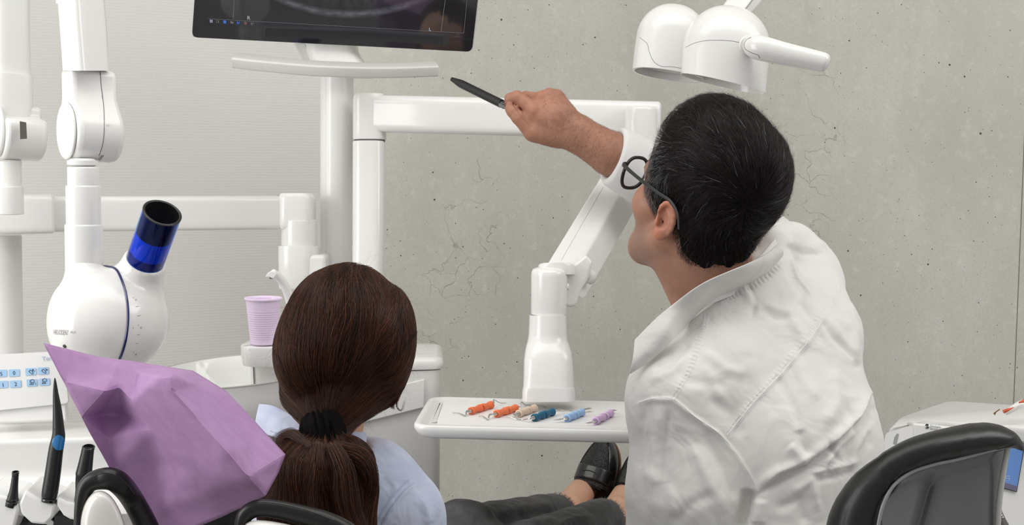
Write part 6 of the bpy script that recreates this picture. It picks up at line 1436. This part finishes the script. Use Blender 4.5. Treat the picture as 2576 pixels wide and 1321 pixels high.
MB().add(*tube([P(682, 1083, 1.80)+(-CF)*.006, P(730, 1102, 1.775), P(775, 1118, 1.76)], .0006, n=6)).obj('collar_stitch', TH, wo)
# ---- jeans
JE = mat('faded_black_denim', (.045, .045, .048), .85, bump=(1000, .3, .0006), var=(14, (.105, .105, .108), 6), sheen=.1, wrinkle=(26, .008))
LEND, REND = lin(WLK, A1, .90), lin(WRK, A2, .86)
js = s_u([s_path([P(950, 1590, 1.98), WLH, WLK, LEND+nrm(A1-WLK)*.02], [.12, .082, .058, .037]), s_path([P(1000, 1600, 1.98), WRH, WRK, REND+nrm(A2-WRK)*.02], [.12, .082, .058, .039])], .02)
js = s_u([js, s_ell(P(1158, 1347, 2.24), (.055, .06, .052))], .03)
js = s_int(js, s_plane(lin(WLK, A1, .905), A1-WLK), .002) if False else js
for K_, A_, t_ in ((WLK, A1, .90), (WRK, A2, .86)):
    q = lin(K_, A_, t_); ax = nrm(A_-K_); js = s_sub(js, s_cone(q, q+ax*.2, .001, .001) if False else (lambda q, ax: (lambda p: np.maximum(-((p-q.astype(np.float32))@ax.astype(np.float32)), np.linalg.norm(p-q.astype(np.float32), axis=1)-.12)))(q+ax*.0, ax), .002)
v, f = nets(js, *bb([P(930, 1600, 2.0), WLK, WRK, A1, A2], .14), .0040); v = relax(v, f, 2)
v = folds(v, f, [([(1215, 1290), (1260, 1300), (1290, 1321)], -.006, 14), ([(1250, 1290), (1330, 1278), (1390, 1268)], .004, 10), ([(1300, 1300), (1360, 1290), (1400, 1285)], -.004, 9), ([(1400, 1321), (1450, 1305), (1490, 1300)], .004, 9), ([(1150, 1280), (1200, 1310)], .004, 14), ([(1330, 1310), (1390, 1306)], .003, 8)])
v = v+vnormals(v, f)*(vnoise(v, 30, 41)*.0018+vnoise(v, 80, 42)*.0008)[:, None]
jeans = np_mesh('jeans', v, f, JE, wo)
# frayed hems
for K_, A_, t_, R_ in ((WLK, A1, .90, .0375), (WRK, A2, .86, .0395)):
    q = lin(K_, A_, t_); ax = nrm(A_-K_); a_, b_ = frame(ax); n = 900; th = rng.uniform(0, 2*PI, n); o = a_[None]*np.cos(th)[:, None]+b_[None]*np.sin(th)[:, None]
    st0 = q+o*R_*rng.uniform(.93, 1.0, (n, 1)); dr = ax*.8+o*rng.uniform(-.2, .7, (n, 1))+rng.normal(0, .35, (n, 3)); L_ = rng.uniform(.002, .006, (n, 1)); pts = np.stack([st0+dr*L_*t+rng.normal(0, .0008, (n, 3))*t for t in (0, .35, .7, 1)], 1)
    strands('frayed_hem', pts, np.full(n, .00018), np.tile((.06, .06, .062), (n, 1))*rng.uniform(.6, 2.2, (n, 1)), HM, jeans)
# ---- loafers
LEA = mat('black_leather', (.012, .012, .013), .28, coat=.3, bump=(500, .15, .0006))
WOV = bpy.data.materials.new('woven_black_leather'); WOV.use_nodes = True; nt = WOV.node_tree; b = nt.nodes['Principled BSDF']; b.inputs['Base Color'].default_value = (.014, .014, .015, 1); b.inputs['Roughness'].default_value = .25
tc = nt.nodes.new('ShaderNodeTexCoord').outputs['Object']; vo = nt.nodes.new('ShaderNodeTexVoronoi'); vo.inputs['Scale'].default_value = 420; nt.links.new(tc, vo.inputs['Vector'])
bp = nt.nodes.new('ShaderNodeBump'); bp.invert = True; bp.inputs['Strength'].default_value = 1; bp.inputs['Distance'].default_value = .0016; nt.links.new(vo.outputs['Distance'], bp.inputs['Height']); nt.links.new(bp.outputs[0], b.inputs['Normal'])
SOLE = mat('brown_sole_edge', (.20, .09, .045), .5)
def shoe(heel, toe, wid, side):
    """heel, toe: world points of the sole line; the vamp faces the camera"""
    ax = nrm(toe-heel); L = np.linalg.norm(toe-heel); nv = nrm(-CF*.93-CR*.42); nv = nrm(nv-ax*(nv@ax)); sd = np.cross(ax, nv); sd = sd if sd@CR > 0 else -sd
    Q = lambda u, s, h: heel+ax*u*L+sd*s*wid+nv*h
    outline = lambda u: math.sqrt(max(0, 1-max(0, (u-.66)/.34)**2.3))*(.80+.20*math.sin(PI*min(1, u*.75+.15))) if u > .12 else .80*math.sqrt(max(.0, 1-((.12-u)/.14)**2))
    hgt = lambda u: np.interp(u, [0, .12, .45, .55, .75, .92, 1.0], [.060, .062, .062, .058, .046, .033, .018])
    U = [0.0]+list(np.linspace(.03, .95, 22))+[.975, .99, 1.0]; R = []
    for u in U:
        w = max(.02, outline(u)); h = hgt(u); ring = []
        for k in range(30):
            t = PI*k/29; ring.append(Q(u, w*math.copysign(abs(math.cos(t))**.75, math.cos(t)), .004+h*math.sin(t)**.8))
        ring += [Q(u, -w*x, .003) for x in (.6, 0, -.6)][::1]
        R.append(ring)
    s_ = thing_part = None
    v, f = rings(R); up_v = mesh_obj('shoe', v, f, LEA, wo, angle=180)
    bm = bmesh.new(); bm.from_mesh(up_v.data); bmesh.ops.recalc_face_normals(bm, faces=bm.faces)
    # open throat for the foot
    Lr = ROOT[up_v.name]; ct_ = Q(.16, 0, hgt(.2)+.004)-Lr
    dl = [fc for fc in bm.faces if (Vector(ct_)-fc.calc_center_median()).length < .99 and ((np.array(fc.calc_center_median())+Lr-heel)@ax)/L < .47-.10*0 and ((np.array(fc.calc_center_median())+Lr-heel)@nv) > .040]
    bmesh.ops.delete(bm, geom=dl, context='FACES'); bm.to_mesh(up_v.data); bm.free()
    m = up_v.modifiers.new('s', 'SOLIDIFY'); m.thickness = .002; m.offset = -1
    so = [[Q(u, max(.02, outline(u))*1.07+0*0, h) if k == 0 else Q(u, -max(.02, outline(u))*1.07, h) for k in (0, 1)] for u in U for h in (0,)]
    ol = [Q(u, max(.02, outline(u))*1.06, 0) for u in U]+[Q(u, -max(.02, outline(u))*1.06, 0) for u in U[::-1]]
    MB().add(*extr([p-nv*.003 for p in ol], nv*.008)).obj('sole', SOLE, up_v, angle=60)
    # woven vamp, welt, saddle strap
    def patch(u0, u1, sw0, sw1, off, nu=14, ns=16, bow=0):
        v = []; 
        for i in range(nu+1):
            u = u0+(u1-u0)*i/nu
            for j in range(ns+1):
                s = -1+2*j/ns; uu = u-bow*(s*s) ; w = max(.02, outline(min(1, max(0, uu)))); fr = sw0+(sw1-sw0)*i/nu
                x = s*fr; t = math.acos(max(-1, min(1, x))); v.append(Q(uu, w*math.copysign(abs(math.cos(t))**.75, math.cos(t)), .004+hgt(min(1, max(0, uu)))*math.sin(t)**.8+off))
        return v, [(i*(ns+1)+j, i*(ns+1)+j+1, (i+1)*(ns+1)+j+1, (i+1)*(ns+1)+j) for i in range(nu) for j in range(ns)]
    v, f = patch(.56, .955, .80, .50, .0016, bow=.03); o = mesh_obj('woven_vamp', v, f, WOV, up_v, solid=.0016, angle=180)
    v, f = patch(.50, .575, .78, .78, .0013, nu=5, bow=.02); mesh_obj('woven_tongue', v, f, WOV, up_v, solid=.0014, angle=180)
    v, f = patch(.555, .70, .97, .93, .0034, nu=8, bow=.03); mesh_obj('saddle_strap', v, f, LEA, up_v, solid=.0020, angle=180)
    pts = [patch(u, u+.001, fr, fr, .0024, nu=1, ns=2)[0][2] for u, fr in zip(np.linspace(.60, .955, 10), np.linspace(.80, .53, 10))]; pts2 = [patch(u, u+.001, fr, fr, .0024, nu=1, ns=2)[0][0] for u, fr in zip(np.linspace(.60, .955, 10), np.linspace(.80, .53, 10))]
    MB().add(*tube(pts+pts2[::-1], .0011, n=8)).obj('apron_seam', LEA, up_v)
    rim_ = [patch(u, u+.001, .62, .62, .001, nu=1, ns=8, bow=.02)[0] for u in (.50,)]
    MB().add(*tube(rim_[0][:9], .0018, n=8)).obj('throat_piping', LEA, up_v)
    MB().add(*tube([patch(.635, .636, .3, .3, .0050, nu=1, ns=8, bow=.02)[0][k] for k in (0, 2, 4, 6, 8)], .0008, n=6)).obj('strap_slot', SEAM if False else LEA, up_v)
    return up_v
shoe(P(1468, 1350, 2.745), P(1532, 1104, 2.775), M(51, 2.7), -1)
shoe(P(1572, 1368, 2.71), P(1636, 1118, 2.74), M(52, 2.67), 1)
# ------------------------------------------------------------------ treatment chair with its headrest
tc_ = thing('treatment_chair', 'black treatment chair with a two-lobed headrest in the foreground, bottom edge', 'chair', P(800, 1600, 1.9)*np.array((1, 1, 0)))
LE2 = mat('black_chair_leather', (.006, .0057, .0057), .36, coat=.08, spec=.4, bump=(300, .12, .001))
CRM = mat('cream_plastic_shell', (.74, .73, .70), .25, coat=.5)
hd_ = 1.42
# left lobe: thick black roll bent over a cream shell
rl = [(202, 1400), (202, 1330), (205, 1270), (220, 1222), (255, 1205), (295, 1212), (335, 1260), (375, 1340), (400, 1420)]
MB().add(*tube([P(x, y, hd_+.02+(.03 if i > 5 else 0)) for i, (x, y) in enumerate(rl)], [M(16, 1.44), M(16, 1.44), M(17, 1.44), M(22, 1.44), M(27, 1.44), M(29, 1.44), M(28, 1.44), M(30, 1.44), M(30, 1.44)], n=28)).obj('headrest_pad', LE2, tc_)
hp0 = [c for c in tc_.children if c.name.startswith('headrest_pad')][0]; MB().add(*line_on(hp0, [(236, 1200), (262, 1190), (290, 1195), (318, 1216), (338, 1245)], .0005)).obj('pad_seam', mat('black_seam', (.02, .02, .02), .3), tc_)
cs_ = [(206, 1440), (198, 1340), (206, 1270), (238, 1228), (275, 1236), (303, 1280), (322, 1340), (345, 1440)]
MB().add(*rings([[P(268+(x-268)*k, 1330+(y-1330)*k, 1.405-o) for x, y in cs_] for k, o in ((1.0, -.05), (1.0, 0), (.93, .012), (.8, .018), (.3, .02))])).obj('headrest_shell', CRM, tc_, sub=2)
# right lobe
rr_ = [(604, 1420), (606, 1345), (615, 1296), (648, 1275), (700, 1278), (760, 1292), (820, 1310), (880, 1345), (960, 1420)]
MB().add(*tube([P(x, y+4, hd_+.0) for x, y in rr_], [M(q, 1.42) for q in (16, 17, 20, 22, 23, 25, 27, 30, 34)], n=28)).obj('headrest_pad', LE2, tc_)
hp1 = [c for c in tc_.children if c.name.startswith('headrest_pad')][1]; MB().add(*line_on(hp1, [(622, 1274), (650, 1264), (700, 1267), (770, 1283), (840, 1309)], .0005)).obj('pad_seam', mat('black_seam', (.02, .02, .02), .3), tc_)
cr_ = [(608, 1440), (600, 1350), (612, 1318), (640, 1304), (720, 1316), (800, 1338), (860, 1440)]
MB().add(*rings([[P(720+(x-720)*k, 1380+(y-1380)*k, 1.40-o) for x, y in cr_] for k, o in ((1.0, -.04), (1.0, 0), (.94, .012), (.8, .018), (.3, .02))])).obj('headrest_shell', CRM, tc_, sub=2)
# middle of the headrest, under the bib
MB().add(*rings([[P(x, y, d) for x, y in ((300, 1450), (330, 1260), (470, 1180), (600, 1200), (640, 1290), (640, 1450))] for d in (1.66, 1.62)])).obj('headrest_cushion', LE2, tc_, sub=2)
bx = lambda c, d, nm, m, bv=.04, ax=np.eye(3): MB().add(*box(c, ax, d)).obj(nm, m, tc_, bevel=bv)
A3 = (np.array((1., 0, 0)), nrm(np.array((0, .42, .9))), nrm(np.array((0, -.9, .42))))
q = P(720, 1600, 1.62); MB().add(*box(np.array((q[0], q[1]-.02, .62)), (A3[0], nrm(np.array((0, -.35, .93))), nrm(np.array((0, -.93, -.35)))), (.40, .46, .07))).obj('backrest', LE2, tc_, bevel=.03)
MB().add(*tube([P(560, 1600, 1.50), P(560, 1480, 1.50), P(520, 1400, 1.50)], .018, n=14)).obj('headrest_post', CHROME, tc_)
sy = P(1000, 1600, 2.0); MB().add(*box(np.array((sy[0]-.01, 2.07, .50)), np.eye(3), (.42, .52, .09))).obj('seat', LE2, tc_, bevel=.035)
lg = P(1480, 1400, 2.55); lgd = nrm(np.array((.28, .75, .12)))
MB().add(*box(np.array((lg[0]-.02, 2.55, .555)), (nrm(np.cross(lgd, UP)), lgd, nrm(np.cross(nrm(np.cross(lgd, UP)), lgd))), (.26, .54, .06))).obj('leg_rest', LE2, tc_, bevel=.025)
MB().add(*box(np.array((sy[0]-.02, 2.0, .25)), np.eye(3), (.22, .34, .42))).obj('lift_column', WHITE2, tc_, bevel=.03)
MB().add(*box(np.array((sy[0]-.02, 1.95, .03)), np.eye(3), (.30, .62, .06))).obj('foot_plate', WHITE2, tc_, bevel=.02)
# ------------------------------------------------------------------ paper bib laid over the headrest
nb = {'A': (110, 863, 1.50), 'T0': (178, 880, 1.53), 'T1': (245, 898, 1.55), 'T2': (330, 908, 1.58), 'T25': (410, 922, 1.60), 'T3': (485, 933, 1.61), 'C': (570, 985, 1.60), 'C2': (650, 1070, 1.57), 'D': (718, 1143, 1.54), 'D2': (700, 1190, 1.52), 'E': (668, 1247, 1.47),
      'B1': (560, 1300, 1.52), 'B2': (450, 1345, 1.56), 'B3': (362, 1352, 1.56), 'L2': (285, 1195, 1.52), 'L1': (205, 1050, 1.49), 'L0': (160, 960, 1.49),
      'K': (292, 918, 1.525), 'V1': (264, 985, 1.475), 'V2': (257, 1040, 1.53), 'V3': (272, 1100, 1.51), 'V4': (290, 1170, 1.52), 'V5': (352, 1290, 1.54),
      'Q': (305, 1040, 1.535), 'Q2': (335, 1010, 1.475), 'Q3': (300, 975, 1.495), 'Q4': (368, 975, 1.43), 'P1': (402, 948, 1.4), 'P2': (432, 946, 1.395), 'P3': (436, 985, 1.39), 'R1': (505, 1060, 1.39), 'R2': (570, 1133, 1.385), 'R3': (625, 1200, 1.41), 'S1': (585, 1005, 1.565), 'S2': (570, 1070, 1.47), 'S3': (505, 970, 1.50), 'S4': (640, 1120, 1.50),
      'M1': (380, 1080, 1.485), 'M2': (400, 1170, 1.52), 'M3': (480, 1180, 1.475), 'M4': (420, 1270, 1.535), 'M5': (530, 1240, 1.48), 'Q5': (345, 935, 1.53), 'Q6': (380, 1010, 1.44)}
tris = 'A L0 T0|T0 L0 T1|L0 V1 T1|T1 V1 K|L0 L1 V1|L1 V2 V1|L1 V3 V2|L1 L2 V3|L2 V4 V3|L2 V5 V4|L2 B3 V5|T1 K T2|K Q5 T2|K Q3 Q5|K V1 Q3|V1 V2 Q3|V2 Q Q3|Q3 Q Q2|Q3 Q2 Q5|Q2 Q4 Q5|Q5 Q4 P1|T2 Q5 T25|Q5 P1 T25|P1 P2 T25|T25 P2 T3|T3 P2 S3|P2 P3 S3|S3 P3 R1|S3 R1 S2|S3 S2 S1|T3 S3 C|C S3 S1|C S1 C2|S1 S2 S4|S1 S4 C2|S2 R2 S4|S2 R1 R2|C2 S4 D|S4 R3 D|S4 R2 R3|D R3 D2|D2 R3 E|V2 V3 Q|Q V3 M1|Q M1 Q2|Q2 M1 Q6|Q2 Q6 Q4|Q4 Q6 P3|Q4 P3 P1|P1 P3 P2|Q6 M1 R1|Q6 R1 P3|V3 V4 M1|V4 M2 M1|M1 M2 M3|M1 M3 R1|R1 M3 R2|M2 V4 V5|M2 V5 M4|M2 M4 M3|M4 M5 M3|M3 M5 R2|R2 M5 R3|M5 E R3|M5 B1 E|M4 B1 M5|M4 B2 B1|V5 B3 M4|M4 B3 B2'
ks = list(nb); vv = [P(*nb[k]) for k in ks]; ff = [tuple(ks.index(q) for q in t.split()) for t in tris.split('|')]
bm = bmesh.new(); bv = [bm.verts.new(p) for p in vv]
for t in ff: bm.faces.new([bv[i] for i in t])
bmesh.ops.recalc_face_normals(bm, faces=bm.faces)
bmesh.ops.subdivide_edges(bm, edges=bm.edges, cuts=7, use_grid_fill=True)
for _ in range(2): bmesh.ops.smooth_vert(bm, verts=[q for q in bm.verts if not q.is_boundary], factor=.5, use_axis_x=True, use_axis_y=True, use_axis_z=True)
co = np.array([q.co for q in bm.verts]); nz = vnoise(co, 26, 71)*.0022+vnoise(co, 60, 72)*.0009
for q, d in zip(bm.verts, nz): q.co += Vector(-CF*d)
me = bpy.data.meshes.new('napkin'); bm.to_mesh(me); bm.free()
PAP = mat('lilac_tissue_paper', (.49, .295, .535), .75, bump=(900, .25, .0006), var=(60, (.45, .265, .495), 6)); 
nt = PAP.node_tree; pb = nt.nodes['Principled BSDF']; tr2 = nt.nodes.new('ShaderNodeBsdfTranslucent'); tr2.inputs[0].default_value = (.52, .24, .58, 1); mx = nt.nodes.new('ShaderNodeMixShader'); mx.inputs[0].default_value = .15
nt.links.new(pb.outputs[0], mx.inputs[1]); nt.links.new(tr2.outputs[0], mx.inputs[2]); nt.links.new(mx.outputs[0], nt.nodes['Material Output'].inputs[0])
me.materials.append(PAP); na = bpy.data.objects.new('paper_bib', me); COL.objects.link(na)
for p in me.polygons: p.use_smooth = True
me.set_sharp_from_angle(angle=math.radians(28))
m = na.modifiers.new('s', 'SOLIDIFY'); m.thickness = .0006; m.offset = 0
tag(na, 'creased lilac paper bib draped over the headrest, left of the woman', 'paper bib')
